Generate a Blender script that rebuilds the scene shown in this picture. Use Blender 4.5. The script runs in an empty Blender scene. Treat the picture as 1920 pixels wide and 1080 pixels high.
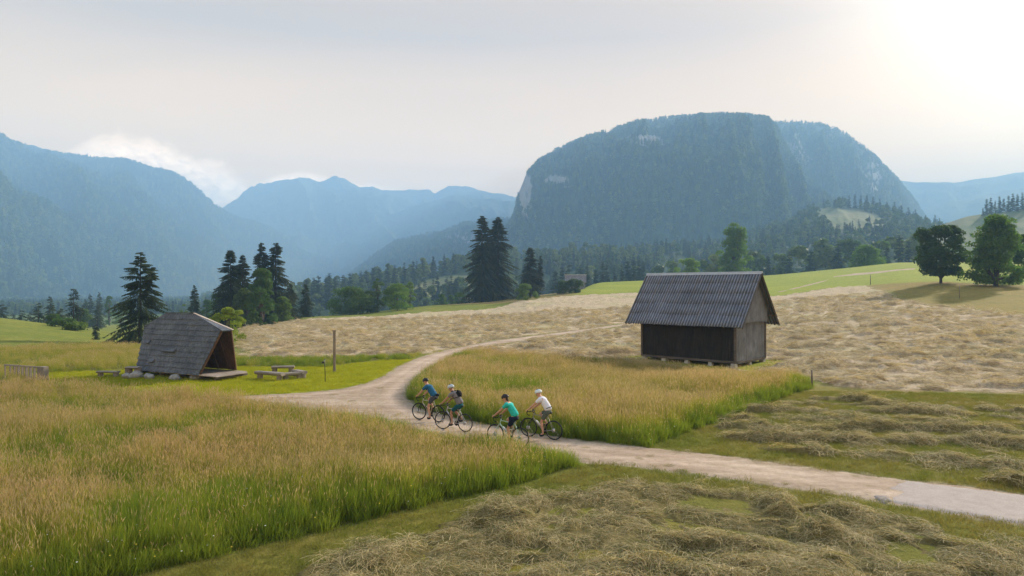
import bpy, bmesh, math, random
import numpy as np
from mathutils import Vector, Matrix
random.seed(7)
RNG = np.random.default_rng(7)
scene = bpy.context.scene
COL = scene.collection
F, CX, CY, CAMH = 1280.0, 960.0, 540.0, 5.45
SUN_AZ, SUN_EL = math.radians(46), math.radians(25)   # azimuth to the right of the view direction
SUND = Vector((math.sin(SUN_AZ)*math.cos(SUN_EL), math.cos(SUN_AZ)*math.cos(SUN_EL), math.sin(SUN_EL)))

# ------------------------------------------------------------------ helpers
def srgb(r, g, b):
    f = lambda c: (c/255/12.92 if c/255 <= .04045 else ((c/255+.055)/1.055)**2.4)
    return (f(r), f(g), f(b), 1)

def tag(o, label=None, cat=None, group=None, kind=None):
    if label: o['label'] = label
    if cat: o['category'] = cat
    if group: o['group'] = group
    if kind: o['kind'] = kind
    return o

def link(name, me, mat=None, parent=None):
    o = bpy.data.objects.new(name, me); COL.objects.link(o)
    if mat is not None and me is not None and len(me.materials) == 0:
        me.materials.append(mat)
    if parent: o.parent = parent
    return o

def empty(name, loc, rz=0.0):
    o = bpy.data.objects.new(name, None); COL.objects.link(o)
    o.location = loc; o.rotation_euler = (0, 0, rz); o.empty_display_size = .3
    return o

def copy_tree(o, parent=None):
    c = o.copy(); COL.objects.link(c)
    if parent: c.parent = parent
    for ch in list(o.children): copy_tree(ch, c)
    return c

def np_mesh(name, V, Fc, smooth=False, mats=None, mat_idx=None):
    """V (n,3); Fc (m,3) or (m,4) int array, or list of such arrays"""
    me = bpy.data.meshes.new(name)
    if isinstance(Fc, np.ndarray): Fc = [Fc]
    Fc = [np.asarray(a, np.int64) for a in Fc if len(a)]
    V = np.asarray(V, np.float32)
    me.vertices.add(len(V)); me.vertices.foreach_set('co', V.ravel())
    loops = np.concatenate([a.ravel() for a in Fc])
    sizes = np.concatenate([np.full(len(a), a.shape[1]) for a in Fc])
    starts = np.concatenate([[0], np.cumsum(sizes)[:-1]])
    me.loops.add(len(loops)); me.loops.foreach_set('vertex_index', loops.astype(np.int32))
    me.polygons.add(len(sizes)); me.polygons.foreach_set('loop_start', starts.astype(np.int32))
    if mats:
        for m in mats: me.materials.append(m)
    if mat_idx is not None: me.polygons.foreach_set('material_index', np.asarray(mat_idx, np.int32))
    me.polygons.foreach_set('use_smooth', np.full(len(sizes), bool(smooth)))
    me.update(calc_edges=True)
    return me

def set_col(me, name, rgb):
    a = me.color_attributes.new(name, 'FLOAT_COLOR', 'POINT')
    c = np.ones((len(rgb), 4), np.float32); c[:, :rgb.shape[1]] = rgb
    a.data.foreach_set('color', c.ravel())

def grid_faces(nr, nc, keep=None):
    i = np.arange(nr*nc).reshape(nr, nc)
    f = np.stack([i[:-1, :-1], i[:-1, 1:], i[1:, 1:], i[1:, :-1]], -1).reshape(-1, 4)
    if keep is not None:
        k = (keep[:-1, :-1] | keep[:-1, 1:] | keep[1:, 1:] | keep[1:, :-1]).ravel()
        f = f[k]
    return f

def compact(V, Fq, extra=()):
    used = np.unique(Fq); m = np.full(len(V), -1); m[used] = np.arange(len(used))
    return V[used], m[Fq], [e[used] for e in extra]

_T = {}
def vnoise(x, y, seed=0):
    if seed not in _T: _T[seed] = np.random.default_rng(1000+seed).random((256, 256))*2-1
    T = _T[seed]
    x = np.asarray(x, float); y = np.asarray(y, float)
    xi = np.floor(x).astype(int); yi = np.floor(y).astype(int)
    u = x-xi; v = y-yi; u = u*u*u*(u*(u*6-15)+10); v = v*v*v*(v*(v*6-15)+10)
    a = T[xi & 255, yi & 255]; b = T[(xi+1) & 255, yi & 255]
    c = T[xi & 255, (yi+1) & 255]; d = T[(xi+1) & 255, (yi+1) & 255]
    return (a*(1-u)+b*u)*(1-v)+(c*(1-u)+d*u)*v
def fbm(x, y, oct=4, seed=0, gain=.5):
    s = 0; a = 1; n = 0
    for k in range(oct):
        s = s+a*vnoise(x*2**k+17.3*k, y*2**k-9.1*k, seed+k); n += a; a *= gain
    return s/n
def ridged(x, y, oct=4, seed=0, gain=.5):
    s = 0; a = 1; n = 0
    for k in range(oct):
        s = s+a*(1-2*np.abs(vnoise(x*2**k+17.3*k, y*2**k-9.1*k, seed+k))); n += a; a *= gain
    return s/n
def sstep(a, b, x):
    t = np.clip((x-a)/(b-a), 0, 1); return t*t*(3-2*t)

# ------------------------------------------------------------------ node helper
class NT:
    def __init__(s, name):
        s.m = bpy.data.materials.new(name); s.m.use_nodes = True
        s.t = s.m.node_tree; s.t.nodes.clear()
        s.out = s.t.nodes.new('ShaderNodeOutputMaterial')
    def n(s, ty, ins=None, **kw):
        nd = s.t.nodes.new('ShaderNode'+ty)
        for k, v in kw.items(): setattr(nd, k, v)
        for k, v in (ins or {}).items(): s.set(nd.inputs[k], v)
        return nd
    def set(s, sock, v):
        if hasattr(v, 'is_output') or isinstance(v, bpy.types.NodeSocket): s.t.links.new(v, sock)
        else:
            if isinstance(v, tuple) and len(v) == 3 and sock.type == 'RGBA': v = (*v, 1)
            sock.default_value = v
    def pos(s): return s.n('NewGeometry').outputs['Position']
    def obj(s): return s.n('TexCoord').outputs['Object']
    def noise(s, vec, scale, detail=4, rough=.55, dist=0.0, out='Fac'):
        return s.n('TexNoise', {'Vector': vec, 'Scale': scale, 'Detail': detail, 'Roughness': rough, 'Distortion': dist}).outputs[out]
    def scl(s, vec, x, y, z):
        return s.n('VectorMath', {0: vec, 1: (x, y, z)}, operation='MULTIPLY').outputs[0]
    def ramp(s, fac, stops, interp='LINEAR'):
        r = s.n('ValToRGB', {'Fac': fac}); r.color_ramp.interpolation = interp
        e = r.color_ramp.elements
        while len(e) > 1: e.remove(e[0])
        for i, (p, c) in enumerate(stops):
            if not isinstance(c, tuple): c = (c, c, c, 1)
            if len(c) == 3: c = (*c, 1)
            if i == 0: e[0].position = p; e[0].color = c
            else: q = e.new(p); q.color = c
        return r.outputs['Color']
    def mix(s, fac, a, b, blend='MIX'):
        m = s.n('Mix', data_type='RGBA', blend_type=blend)
        s.set(m.inputs[0], fac); s.set(m.inputs[6], a); s.set(m.inputs[7], b)
        return m.outputs[2]
    def math(s, op, a, b=0.0, clamp=False):
        return s.n('Math', {0: a, 1: b}, operation=op, use_clamp=clamp).outputs[0]
    def bsdf(s, col, rough=.9, bump=None, bstr=.5, bdist=.05, transl=0.0, spec=.2, tcol=None, **kw):
        p = s.n('BsdfPrincipled', {'Base Color': col, 'Roughness': rough, 'Specular IOR Level': spec})
        for k, v in kw.items(): s.set(p.inputs[k], v)
        nrm = None
        if bump is not None:
            b = s.n('Bump', {'Height': bump, 'Strength': bstr, 'Distance': bdist})
            nrm = b.outputs[0]; s.set(p.inputs['Normal'], nrm)
        sh = p.outputs[0]
        if transl > 0:
            t = s.n('BsdfTranslucent', {'Color': tcol if tcol is not None else col})
            mx = s.n('MixShader', {0: transl, 1: sh, 2: t.outputs[0]}); sh = mx.outputs[0]
        s.t.links.new(sh, s.out.inputs['Surface'])
        return s.m

def simple_mat(name, c, rough=.8, var=.15, scale=8.0, spec=.2, bstr=0.2, metallic=0.0):
    t = NT(name); nz = t.noise(t.obj(), scale, 5)
    c1 = tuple(x*(1-var) for x in c[:3]); c2 = tuple(min(1, x*(1+var)) for x in c[:3])
    return t.bsdf(t.ramp(nz, [(.3, c1), (.7, c2)]), rough, bump=nz, bstr=bstr, bdist=.01, spec=spec, Metallic=metallic)

# ------------------------------------------------------------------ camera
cam = bpy.data.cameras.new('camera'); cam.sensor_width = 36; cam.lens = 24
cam.clip_start = .1; cam.clip_end = 60000
camo = bpy.data.objects.new('camera', cam); COL.objects.link(camo)
camo.location = (0, 0, CAMH); camo.rotation_euler = (math.radians(90), 0, 0)
scene.camera = camo
scene.view_settings.view_transform = 'Standard'; scene.view_settings.look = 'None'
scene.view_settings.exposure = EXPO = 1.26; scene.view_settings.gamma = 1
scene.render.engine = 'CYCLES'
cy = scene.cycles
cy.use_denoising = True; cy.max_bounces = 6; cy.diffuse_bounces = 3; cy.glossy_bounces = 2
cy.transmission_bounces = 4; cy.transparent_max_bounces = 12; cy.volume_bounces = 2
cy.caustics_reflective = False; cy.caustics_refractive = False
cy.use_adaptive_sampling = True; cy.adaptive_threshold = .01
# ------------------------------------------------------------------ terrain height: columns of (depth, z) by bearing
def Yz(D, py): return CAMH-(py-CY)*D/F
_cols = {
 -700: [(45,0),(80,1.2),(110,2.2),(160,1),(250,-5),(500,-16)],
 0:    [(45,0),(60,.1),(80,.35),(110,Yz(110,597)),(135,.0),(200,-5),(400,-14)],
 130:  [(45,0),(60,-.05),(80,-.4),(105,Yz(105,613)),(130,-1.6),(200,-6),(400,-14)],
 220:  [(45,0),(60,-.1),(80,-.9),(95,Yz(95,632)),(130,-3),(200,-7),(400,-14)],
 300:  [(45,0),(60,-.1),(80,-.9),(100,-1.7),(130,-3.2),(200,-7),(400,-14)],
 440:  [(50,0),(60,0),(80,-.35),(110,Yz(110,617)),(135,-2.6),(200,-7),(400,-14)],
 560:  [(60,0),(90,-.1),(135,Yz(135,600)),(150,Yz(150,594)),(180,-2.6),(240,-7),(400,-14)],
 700:  [(60,0),(100,-.1),(150,Yz(150,593)),(165,Yz(165,585)),(175,Yz(175,582)),(215,-2.5),(260,-6),(400,-13)],
 800:  [(60,0),(100,.1),(150,Yz(150,587)),(175,Yz(175,574)),(187,Yz(187,571)),(225,-1.5),(280,-6),(400,-12)],
 930:  [(60,0),(110,.2),(160,Yz(160,578)),(200,Yz(200,565)),(208,Yz(208,563)),(250,-.5),(300,-5),(400,-10)],
 1000: [(60,0),(110,.6),(175,Yz(175,563)),(195,Yz(195,557)),(207,Yz(207,554)),(250,1.2),(300,-3),(400,-8)],
 1070: [(60,0.05),(110,.9),(182,Yz(182,556)),(197,Yz(197,550)),(209,Yz(209,545)),(250,2.2),(300,-2),(400,-7)],
 1110: [(60,0.05),(110,1.0),(187,Yz(187,553)),(225,Yz(225,537)),(260,Yz(260,528)),(300,5.5),(350,1),(450,-4)],
 1180: [(60,0.1),(110,1.1),(190,Yz(190,548)),(230,Yz(230,534)),(270,Yz(270,526)),(310,7),(360,3),(450,-3)],
 1320: [(50,0),(80,.6),(110,1.6),(165,Yz(165,549)),(220,Yz(220,531)),(267,Yz(267,520)),(310,8),(360,4),(450,-2)],
 1450: [(46,0),(60,.25),(80,.95),(110,2.2),(140,Yz(140,554)),(200,Yz(200,529)),(265,Yz(265,514)),(310,9.5),(360,5),(450,-2)],
 1540: [(42,0),(60,.45),(80,1.4),(110,3),(150,Yz(150,541)),(200,Yz(200,521)),(265,Yz(265,505)),(310,11),(360,6),(450,-1)],
 1630: [(38,0),(60,.7),(80,1.8),(110,3.6),(150,Yz(150,534)),(200,Yz(200,512)),(265,Yz(265,496)),(310,13),(360,9),(450,1)],
 1690: [(36,0),(50,.5),(60,.95),(80,2.1),(105,Yz(105,560)),(140,Yz(140,529)),(190,Yz(190,507)),(260,Yz(260,490)),(310,14),(360,10),(450,2)],
 1760: [(36,0),(50,.55),(60,1.05),(80,2.2),(95,Yz(95,572)),(125,Yz(125,528)),(160,Yz(160,515)),(250,Yz(250,491)),(310,13.5),(360,10),(450,2)],
 1870: [(36,0),(50,.6),(60,1.1),(80,2.3),(86,Yz(86,582)),(120,Yz(120,536)),(160,Yz(160,514)),(250,Yz(250,488)),(310,14),(360,11),(450,3)],
 1920: [(36,0),(50,.65),(60,1.15),(80,Yz(80,589)),(115,Yz(115,541)),(160,Yz(160,512)),(250,Yz(250,487)),(310,14),(360,11),(450,3)],
 2600: [(36,0),(60,1.3),(80,2.6),(115,5.5),(160,9),(250,16),(310,14),(360,11),(450,4)],
}
_NU, _NL = 661, 240
_us = np.linspace(-700, 2600, _NU); _ls = np.linspace(math.log(8), math.log(1500), _NL)
_ck = sorted(_cols)
_tab0 = np.array([np.interp(_ls, np.log([1]+[d for d, z in _cols[k]]+[900, 3000]), [0]+[z for d, z in _cols[k]]+[-18, -25]) for k in _ck])
_tab = np.array([np.interp(_us, _ck, _tab0[:, j]) for j in range(_NL)])          # (_NL,_NU)
def _blur(a, ax, r):
    k = np.array([1, 4, 6, 4, 1], float); k /= k.sum()
    for _ in range(r):
        p = np.pad(a, [(2, 2) if i == ax else (0, 0) for i in (0, 1)], mode='edge')
        a = sum(k[i]*np.take(p, range(i, i+a.shape[ax]), axis=ax) for i in range(5))
    return a
_tab = _blur(_blur(_tab, 0, 3), 1, 10)
def hz0(x, y):
    x = np.asarray(x, float); y = np.asarray(y, float)
    D = np.where(y > 8, y, 8.0)
    u = np.clip((CX+F*x/D+700)/3300*(_NU-1), 0, _NU-1.001)
    l = np.clip((np.log(D)-_ls[0])/(_ls[-1]-_ls[0])*(_NL-1), 0, _NL-1.001)
    ui = u.astype(int); li = l.astype(int); fu = u-ui; fl = l-li
    return ((_tab[li, ui]*(1-fu)+_tab[li, ui+1]*fu)*(1-fl)+(_tab[li+1, ui]*(1-fu)+_tab[li+1, ui+1]*fu)*fl)
def hz(x, y):
    x = np.asarray(x, float); y = np.asarray(y, float)
    return hz0(x, y)+.05*fbm(x*.12, y*.12, 3, 3)*sstep(10, 40, y)+.25*fbm(x*.02, y*.02, 2, 5)*sstep(60, 120, y)
def H(x, y): return float(hz(np.array([x]), np.array([y]))[0])
def wp(px, py, it=25):
    """ground point seen at a pixel of the 1920x1080 photograph (used to survey the place)"""
    lo, prev = 9.0, None
    Ds = np.exp(np.linspace(math.log(9), math.log(400), 1500))
    z = hz0((px-CX)/F*Ds, Ds); zr = CAMH-(py-CY)*Ds/F
    k = np.argmax(zr <= z) if np.any(zr <= z) else np.argmin(np.abs(zr-z))
    D = Ds[k]
    return ((px-CX)/F*D, D)
def poly(pts): return np.array([wp(*p) for p in pts])
def atD(px, D): return ((px-CX)/F*D, D)

def sdist(P, x, y):
    """signed distance, positive inside polygon P"""
    sh = np.shape(x); x = np.ravel(x); y = np.ravel(y)
    d2 = np.full(x.shape, 1e18); ins = np.zeros(x.shape, bool)
    n = len(P)
    for i in range(n):
        ax, ay = P[i]; bx, by = P[(i+1) % n]
        ex, ey = bx-ax, by-ay; L = ex*ex+ey*ey+1e-12
        t = np.clip(((x-ax)*ex+(y-ay)*ey)/L, 0, 1)
        d2 = np.minimum(d2, (x-ax-t*ex)**2+(y-ay-t*ey)**2)
        c = (ay > y) != (by > y)
        with np.errstate(divide='ignore', invalid='ignore'):
            ins ^= c & (x < (bx-ax)*(y-ay)/(by-ay+1e-30)+ax)
    return (np.where(ins, 1, -1)*np.sqrt(d2)).reshape(sh)

# ------------------------------------------------------------------ zones (surveyed outlines)
ROAD_UP = [(2300,975),(2100,950),(1920,928),(1800,912),(1700,900),(1600,888),(1500,875),(1400,860),(1300,848),(1200,838),(1100,828),(1000,812),(900,795),(850,783),(800,770),(772,757),(765,742),(782,716),(800,700),(830,680),(850,667),(880,656),(930,646),(1000,636),(1080,624),(1170,610),(1240,602)]
ROAD_LO = [(1240,600),(1170,607),(1080,619),(1000,630),(930,639),(880,648),(840,656),(800,666),(770,677),(740,692),(720,705),(690,718),(640,730),(560,738),(500,741),(430,745),(330,752),(330,756),(430,763),(500,775),(600,790),(700,803),(760,815),(860,836),(960,850),(1060,862),(1100,868),(1200,877),(1300,889),(1400,903),(1500,918),(1600,932),(1700,950),(1920,985),(2100,1018),(2300,1060)]
P_ROAD = poly(ROAD_UP+ROAD_LO)
P_PATH = poly([(1460,549),(1500,540),(1545,528),(1572,519),(1600,517),(1660,511),(1720,505),(1720,503),(1660,508),(1600,513),(1560,519),(1540,527),(1498,537),(1455,547)])
P_MEAD_L = poly([(1092,871),(1040,888),(1000,901),(940,917),(850,934),(750,959),(550,1008),(400,1044),(240,1081),(100,1114),(-700,1330),(-1500,1100),(-1500,765),(-300,745),(0,739),(120,737),(200,743),(330,755),(430,763),(500,775),(600,790),(700,803),(760,815),(860,836),(960,850),(1060,862)])
P_MEAD_C = poly([(1212,837),(1100,827),(1000,811),(900,794),(850,782),(800,769),(773,756),(767,742),(785,717),(803,702),(833,683),(856,672),(900,668),(1000,676),(1100,686),(1205,695),(1300,703),(1380,709),(1450,710),(1500,715),(1524,722),(1522,727),(1450,752),(1380,777),(1300,806)])
P_LAWN = poly([(60,700),(230,694),(440,688),(620,688),(700,678),(775,674),(745,690),(722,704),(690,717),(640,729),(560,737),(500,740),(430,744),(330,751),(200,742),(90,735)])
P_ROUGH_L = poly([(-600,640),(0,655),(150,648),(260,650),(440,672),(600,672),(700,670),(790,664),(775,674),(700,678),(620,688),(440,688),(230,694),(60,700),(60,742),(-600,745)])
P_HAY_M = poly([(440,671),(445,640),(450,618),(500,607),(560,601),(640,597),(740,592),(830,585),(880,584),(934,578),(964,567),(1000,563),(1045,557),(1090,554),(1180,549),(1320,551),(1460,554),(1547,541),(1590,537),(1628,535),(1665,543),(1689,560),(1749,572),(1821,577),(1920,589),(2400,610),(2400,745),(1920,742),(1700,735),(1560,725),(1520,716),(1450,700),(1300,692),(1100,681),(900,664),(860,668),(800,664),(700,668),(600,670)])
P_HAY_R = poly([(1400,842),(1350,820),(1330,790),(1400,768),(1480,750),(1560,745),(1700,752),(1920,762),(2400,790),(2400,985),(2000,935),(1800,895),(1600,868)])
P_HAY_F = poly([(560,1090),(640,1040),(760,1000),(880,965),(1000,930),(1100,905),(1180,890),(1300,912),(1400,925),(1500,940),(1600,955),(1750,985),(1920,1022),(2300,1100),(2300,1500),(100,1500)])
P_STUB = poly([(1212,840),(1300,806),(1450,750),(1524,724),(1700,735),(1920,742),(2400,745),(2400,1700),(-700,1700),(-700,1332),(100,1116),(240,1083),(400,1046),(550,1010),(750,961),(850,936),(940,919),(1040,890),(1092,873)])
P_YEL = poly([(1560,543),(1640,533),(1700,529),(1765,528),(1870,533),(1960,535),(2600,560),(2600,640),(1920,592),(1821,580),(1749,575),(1689,563),(1660,545)])

_c, _s = math.cos(.76), math.sin(.76); P_BARN = np.array([(15.19, 46.5), (15.19-7.36*_c, 46.5+7.36*_s), (15.19-7.36*_c+4.79*_s, 46.5+7.36*_s+4.79*_c), (15.19+4.79*_s, 46.5+4.79*_c)])
# ------------------------------------------------------------------ ground sheet with its field colours
def spaced(a, b, ratio): return np.exp(np.arange(math.log(a), math.log(b), math.log(ratio)))
_px = np.concatenate([np.arange(-40000, -9000, 3000), np.arange(-9000, -1500, 300), np.arange(-1500, -160, 20), np.arange(-160, 2084, 3.0), np.arange(2084, 3400, 20), np.arange(3400, 11000, 300), np.arange(11000, 42000, 3000)])
_D = np.concatenate([spaced(.4, 9, 1.08), spaced(9, 420, 1.007), spaced(420, 1700, 1.03)])
DD, PP = np.meshgrid(_D, _px, indexing='ij'); XX = (PP-CX)/F*DD
# behind the camera: a plain sheet
nz1 = fbm(XX*.35, DD*.35, 4, 31); nz2 = fbm(XX*.05, DD*.05, 3, 41)
ZZ = hz(XX, DD)
colr = np.empty(XX.shape+(3,)); colr[:] = (.10, .13, .035)
def paint(mask, c, c2=None, nz=None):
    global colr
    c = np.array(c)
    cc = c if c2 is None else c+(np.array(c2)-c)*np.clip(.5+.9*(nz1 if nz is None else nz), 0, 1)[..., None]
    colr = colr*(1-mask[..., None])+cc*mask[..., None]
def zmask(P, w=.3, nzs=.5, pad=0.0): return sstep(-w, w, sdist(P, XX, DD)+pad+nzs*nz1)
near = (DD < 420)
paint(sstep(330, 300, DD+0*XX), (.150, .175, .034), (.20, .20, .045))                      # mown meadows
# bright green meadow beyond the hay field, right half
gr = sstep(1040, 1080, PP)*sstep(100, 120, DD); paint(gr, (.22, .255, .035), (.26, .28, .04), nz2)
# tall pinkish strip near the clump of bushes
pk = sstep(690, 720, PP)*sstep(1100, 1060, PP)*sstep(180, 186, DD+(PP-760)*.03)*sstep(215, 205, DD-(PP-760)*.03); paint(pk, (.26, .17, .075), (.20, .19, .06))
paint(zmask(P_YEL, 1.5, 1.5), (.22, .175, .05), (.25, .19, .06))
paint(zmask(P_ROUGH_L, .6, .8), (.17, .14, .045), (.14, .15, .04))
paint(zmask(P_HAY_M, .7, 1.2), (.27, .20, .11), (.20, .19, .06), nz2*1.5)
paint(sstep(-1.9, -1.2, sdist(P_BARN, XX, DD)+.4*nz1), (.20, .22, .02), (.24, .25, .03))
paint(zmask(P_STUB, .2, .1), (.150, .150, .030), (.20, .165, .045))
paint(zmask(P_MEAD_C, .1, .1), (.10, .10, .022)); paint(zmask(P_MEAD_L, .1, .1), (.10, .10, .022))
paint(zmask(P_LAWN, .3, .3), (.24, .26, .012), (.30, .29, .016))
paint(zmask(P_ROAD, .12, .25, .1), (.34, .28, .22), (.26, .22, .15))
t = NT('meadow_ground'); p = t.pos()
vc = t.n('VertexColor', layer_name='field').outputs['Color']
n1 = t.noise(p, 1.3, 8, .7); n2 = t.noise(p, 14, 6, .7); n3 = t.noise(t.scl(p, .6, 1, 1), .12, 5, .6)
v = t.mix(1.0, vc, t.ramp(n1, [(.3, (.72, .78, .7)), (.7, (1.25, 1.2, 1.2))]), 'MULTIPLY')
v = t.mix(1.0, v, t.ramp(n2, [(.3, (.62, .66, .6)), (.72, (1.35, 1.32, 1.3))]), 'MULTIPLY')
v = t.mix(1.0, v, t.ramp(n3, [(.3, (.86, .92, .9)), (.7, (1.12, 1.06, 1.0))]), 'MULTIPLY')
M_ground = t.bsdf(v, .95, bump=t.math('ADD', n1, t.math('MULTIPLY', n2, .35)), bstr=.9, bdist=.12, spec=.05)
V = np.stack([XX, DD, ZZ], -1).reshape(-1, 3)
me = np_mesh('ground', V, grid_faces(*XX.shape), True, [M_ground]); set_col(me, 'field', colr.reshape(-1, 3))
# join the plain land behind and beside the drone
o = link('ground', me); o['kind'] = 'structure'
bx = np.array([-9000, -3000, -800, -150, -12, 12, 150, 800, 3000, 9000.]); by = np.array([-1400, -400, -60, -5, .4])
BX, BY = np.meshgrid(bx, by, indexing='xy')
me = np_mesh('ground', np.stack([BX, BY, BX*0], -1).reshape(-1, 3), grid_faces(5, 10), False, [M_ground]); set_col(me, 'field', np.tile([[.15, .17, .035]], (50, 1)))
o = link('ground', me); o['kind'] = 'structure'

def fan(px0, px1, spx, D0, D1, ratio):
    d, p = np.meshgrid(spaced(D0, D1, ratio), np.arange(px0, px1, spx), indexing='ij')
    return (p-CX)/F*d, d
# ------------------------------------------------------------------ gravel road
X, D = fan(-60, 2060, 2.6, 12, 190, 1.0045)
sd = sdist(P_ROAD, X, D)
edge = .10*fbm(X*1.7, D*1.7, 4, 51)+.06*fbm(X*7, D*7, 2, 55)
e = sd+edge
Z = hz(X, D)+np.clip(e*.12, -.08, .030)+.010*fbm(X*2.2, D*2.2, 3, 57)*sstep(0, .6, sd)
keep = e > -.12
V, Fq, (rut_,) = compact(np.stack([X, D, Z], -1).reshape(-1, 3), grid_faces(*X.shape, keep=keep), [np.clip(np.exp(-((sd-.95)/.30)**2)+.25*fbm(X*1.2, D*1.2, 3, 181), 0, 1).reshape(-1, 1)])
t = NT('gravel'); p = t.pos()
a = t.noise(p, .35, 6, .6); b = t.noise(p, 5, 8, .75); c = t.noise(p, 42, 3, .8); g = t.noise(t.scl(p, 1, 1, 1), 1.6, 7, .7, .6); tr_ = t.noise(t.n('Mapping', {'Vector': p, 'Rotation': (0, 0, math.radians(38)), 'Scale': (.12, 1.5, 1)}).outputs[0], 1.5, 5, .6)
v = t.ramp(a, [(.3, (.36, .27, .205)), (.7, (.48, .38, .30))])
v = t.mix(1.0, v, t.ramp(b, [(.3, (.80, .79, .77)), (.7, (1.15, 1.15, 1.16))]), 'MULTIPLY')
v = t.mix(1.0, v, t.ramp(c, [(.3, (.72, .72, .72)), (.7, (1.22, 1.22, 1.22))]), 'MULTIPLY')
v = t.mix(1.0, v, t.ramp(tr_, [(.35, (.84, .82, .79)), (.65, (1.12, 1.13, 1.14))]), 'MULTIPLY')
v = t.mix(t.ramp(g, [(.58, 0.0), (.70, .6)]), v, (.25, .19, .10), 'MIX')
M_gravel_far = None
rt_ = t.n('VertexColor', layer_name='rut').outputs['Color']; cs_ = t.noise(p, 2.4, 7, .75)
v = t.mix(1.0, v, t.mix(rt_, t.ramp(cs_, [(.38, (.96, .96, .95)), (.62, (.76, .74, .64))]), (1.10, 1.09, 1.08, 1)), 'MULTIPLY')
M_gravel = t.bsdf(v, .95, bump=t.math('ADD', b, t.math('MULTIPLY', c, .4)), bstr=.6, bdist=.03, spec=.1)
me = np_mesh('gravel_road', V, Fq, True, [M_gravel]); set_col(me, 'rut', np.repeat(rut_, 3, 1)); o = link('gravel_road', me); o['kind'] = 'structure'
# old asphalt patch crossing the road on the right
P_ASPH = poly([(1700,903),(2300,980),(2300,1058),(1920,983),(1740,955),(1668,943),(1692,925),(1668,918)])
X, D = fan(1600, 2060, 2.6, 14, 30, 1.0045)
e = np.minimum(sdist(P_ASPH, X, D)+.12*fbm(X*2.5, D*2.5, 4, 61), sdist(P_ROAD, X, D)-.12+.1*fbm(X*3, D*3, 3, 62))
Z = hz(X, D)+.030+np.clip(e*.3, -.05, .014)
V, Fq, _ = compact(np.stack([X, D, Z], -1).reshape(-1, 3), grid_faces(*X.shape, keep=e > -.05))
t = NT('worn_asphalt'); p = t.pos(); b = t.noise(p, 3, 8, .7); c = t.noise(p, 60, 3, .8)
v = t.mix(1.0, t.ramp(b, [(.3, (.31, .26, .235)), (.7, (.40, .345, .31))]), t.ramp(c, [(.3, (.7, .7, .7)), (.7, (1.25, 1.25, 1.25))]), 'MULTIPLY')
o = link('asphalt_patch', np_mesh('asphalt_patch', V, Fq, True, [t.bsdf(v, .9, bump=c, bstr=.4, bdist=.01, spec=.1)])); o['kind'] = 'structure'
# dark broken hole patches in the road
P_HOLE = poly([(1610,928),(1650,925),(1690,930),(1680,944),(1650,945),(1625,938)])
X, D = fan(1590, 1720, 2.0, 16.5, 19.5, 1.003)
e = sdist(P_HOLE, X, D)-.22+.36*fbm(X*2.5, D*4.5, 4, 64)
Z = hz(X, D)+.038+np.clip(e*.3, -.05, .012)
V, Fq, _ = compact(np.stack([X, D, Z], -1).reshape(-1, 3), grid_faces(*X.shape, keep=e > -.05))
o = link('broken_road_surface', np_mesh('broken_road_surface', V, Fq, True, [simple_mat('broken_asphalt', (.23, .20, .18), .9, .3, 9, .1, .8)])); o['kind'] = 'structure'
# field track on the green slope
X, D = fan(1420, 1740, 3, 100, 290, 1.006)
e = sdist(P_PATH, X, D)-.6+.9*fbm(X*.3, D*.3, 3, 66)
Z = hz(X, D)+np.clip(e*.2, -.1, .05)
V, Fq, _ = compact(np.stack([X, D, Z], -1).reshape(-1, 3), grid_faces(*X.shape, keep=e > -.8))
o = link('field_track', np_mesh('field_track', V, Fq, True, [M_gravel])); o['kind'] = 'structure'

# ------------------------------------------------------------------ hay
t = NT('dry_hay'); p = t.pos()
a = t.noise(t.scl(p, .7, 1, 1), .8, 8, .7); b = t.noise(t.scl(p, .5, 1, 1), 9, 7, .75, 1.2); pz = t.noise(p, .09, 4, .6)
tan = t.ramp(a, [(.3, (.38, .315, .205)), (.5, (.47, .375, .255)), (.72, (.55, .44, .31))])
v = t.mix(1.0, tan, t.ramp(b, [(.32, (.46, .46, .45)), (.68, (1.42, 1.40, 1.37))]), 'MULTIPLY')
v = t.mix(t.ramp(pz, [(.5, 0.0), (.72, .6)]), v, t.mix(1.0, v, (.75, .95, .6, 1), 'MULTIPLY'))
M_hayM = t.bsdf(v, .95, bump=t.math('ADD', a, t.math('MULTIPLY', b, .5)), bstr=1.0, bdist=.18, spec=.05)
t = NT('fresh_hay'); p = t.pos()
a = t.noise(p, 1.4, 8, .7); b = t.noise(t.scl(p, .6, 1, 1), 16, 7, .75, 1.5)
tan = t.ramp(a, [(.3, (.09, .08, .026)), (.5, (.18, .15, .06)), (.72, (.30, .24, .12))])
v = t.mix(1.0, tan, t.ramp(b, [(.3, (.5, .52, .5)), (.7, (1.4, 1.36, 1.3))]), 'MULTIPLY')
M_hayF = t.bsdf(v, .95, bump=t.math('ADD', a, t.math('MULTIPLY', b, .6)), bstr=1.0, bdist=.08, spec=.05)

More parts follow.
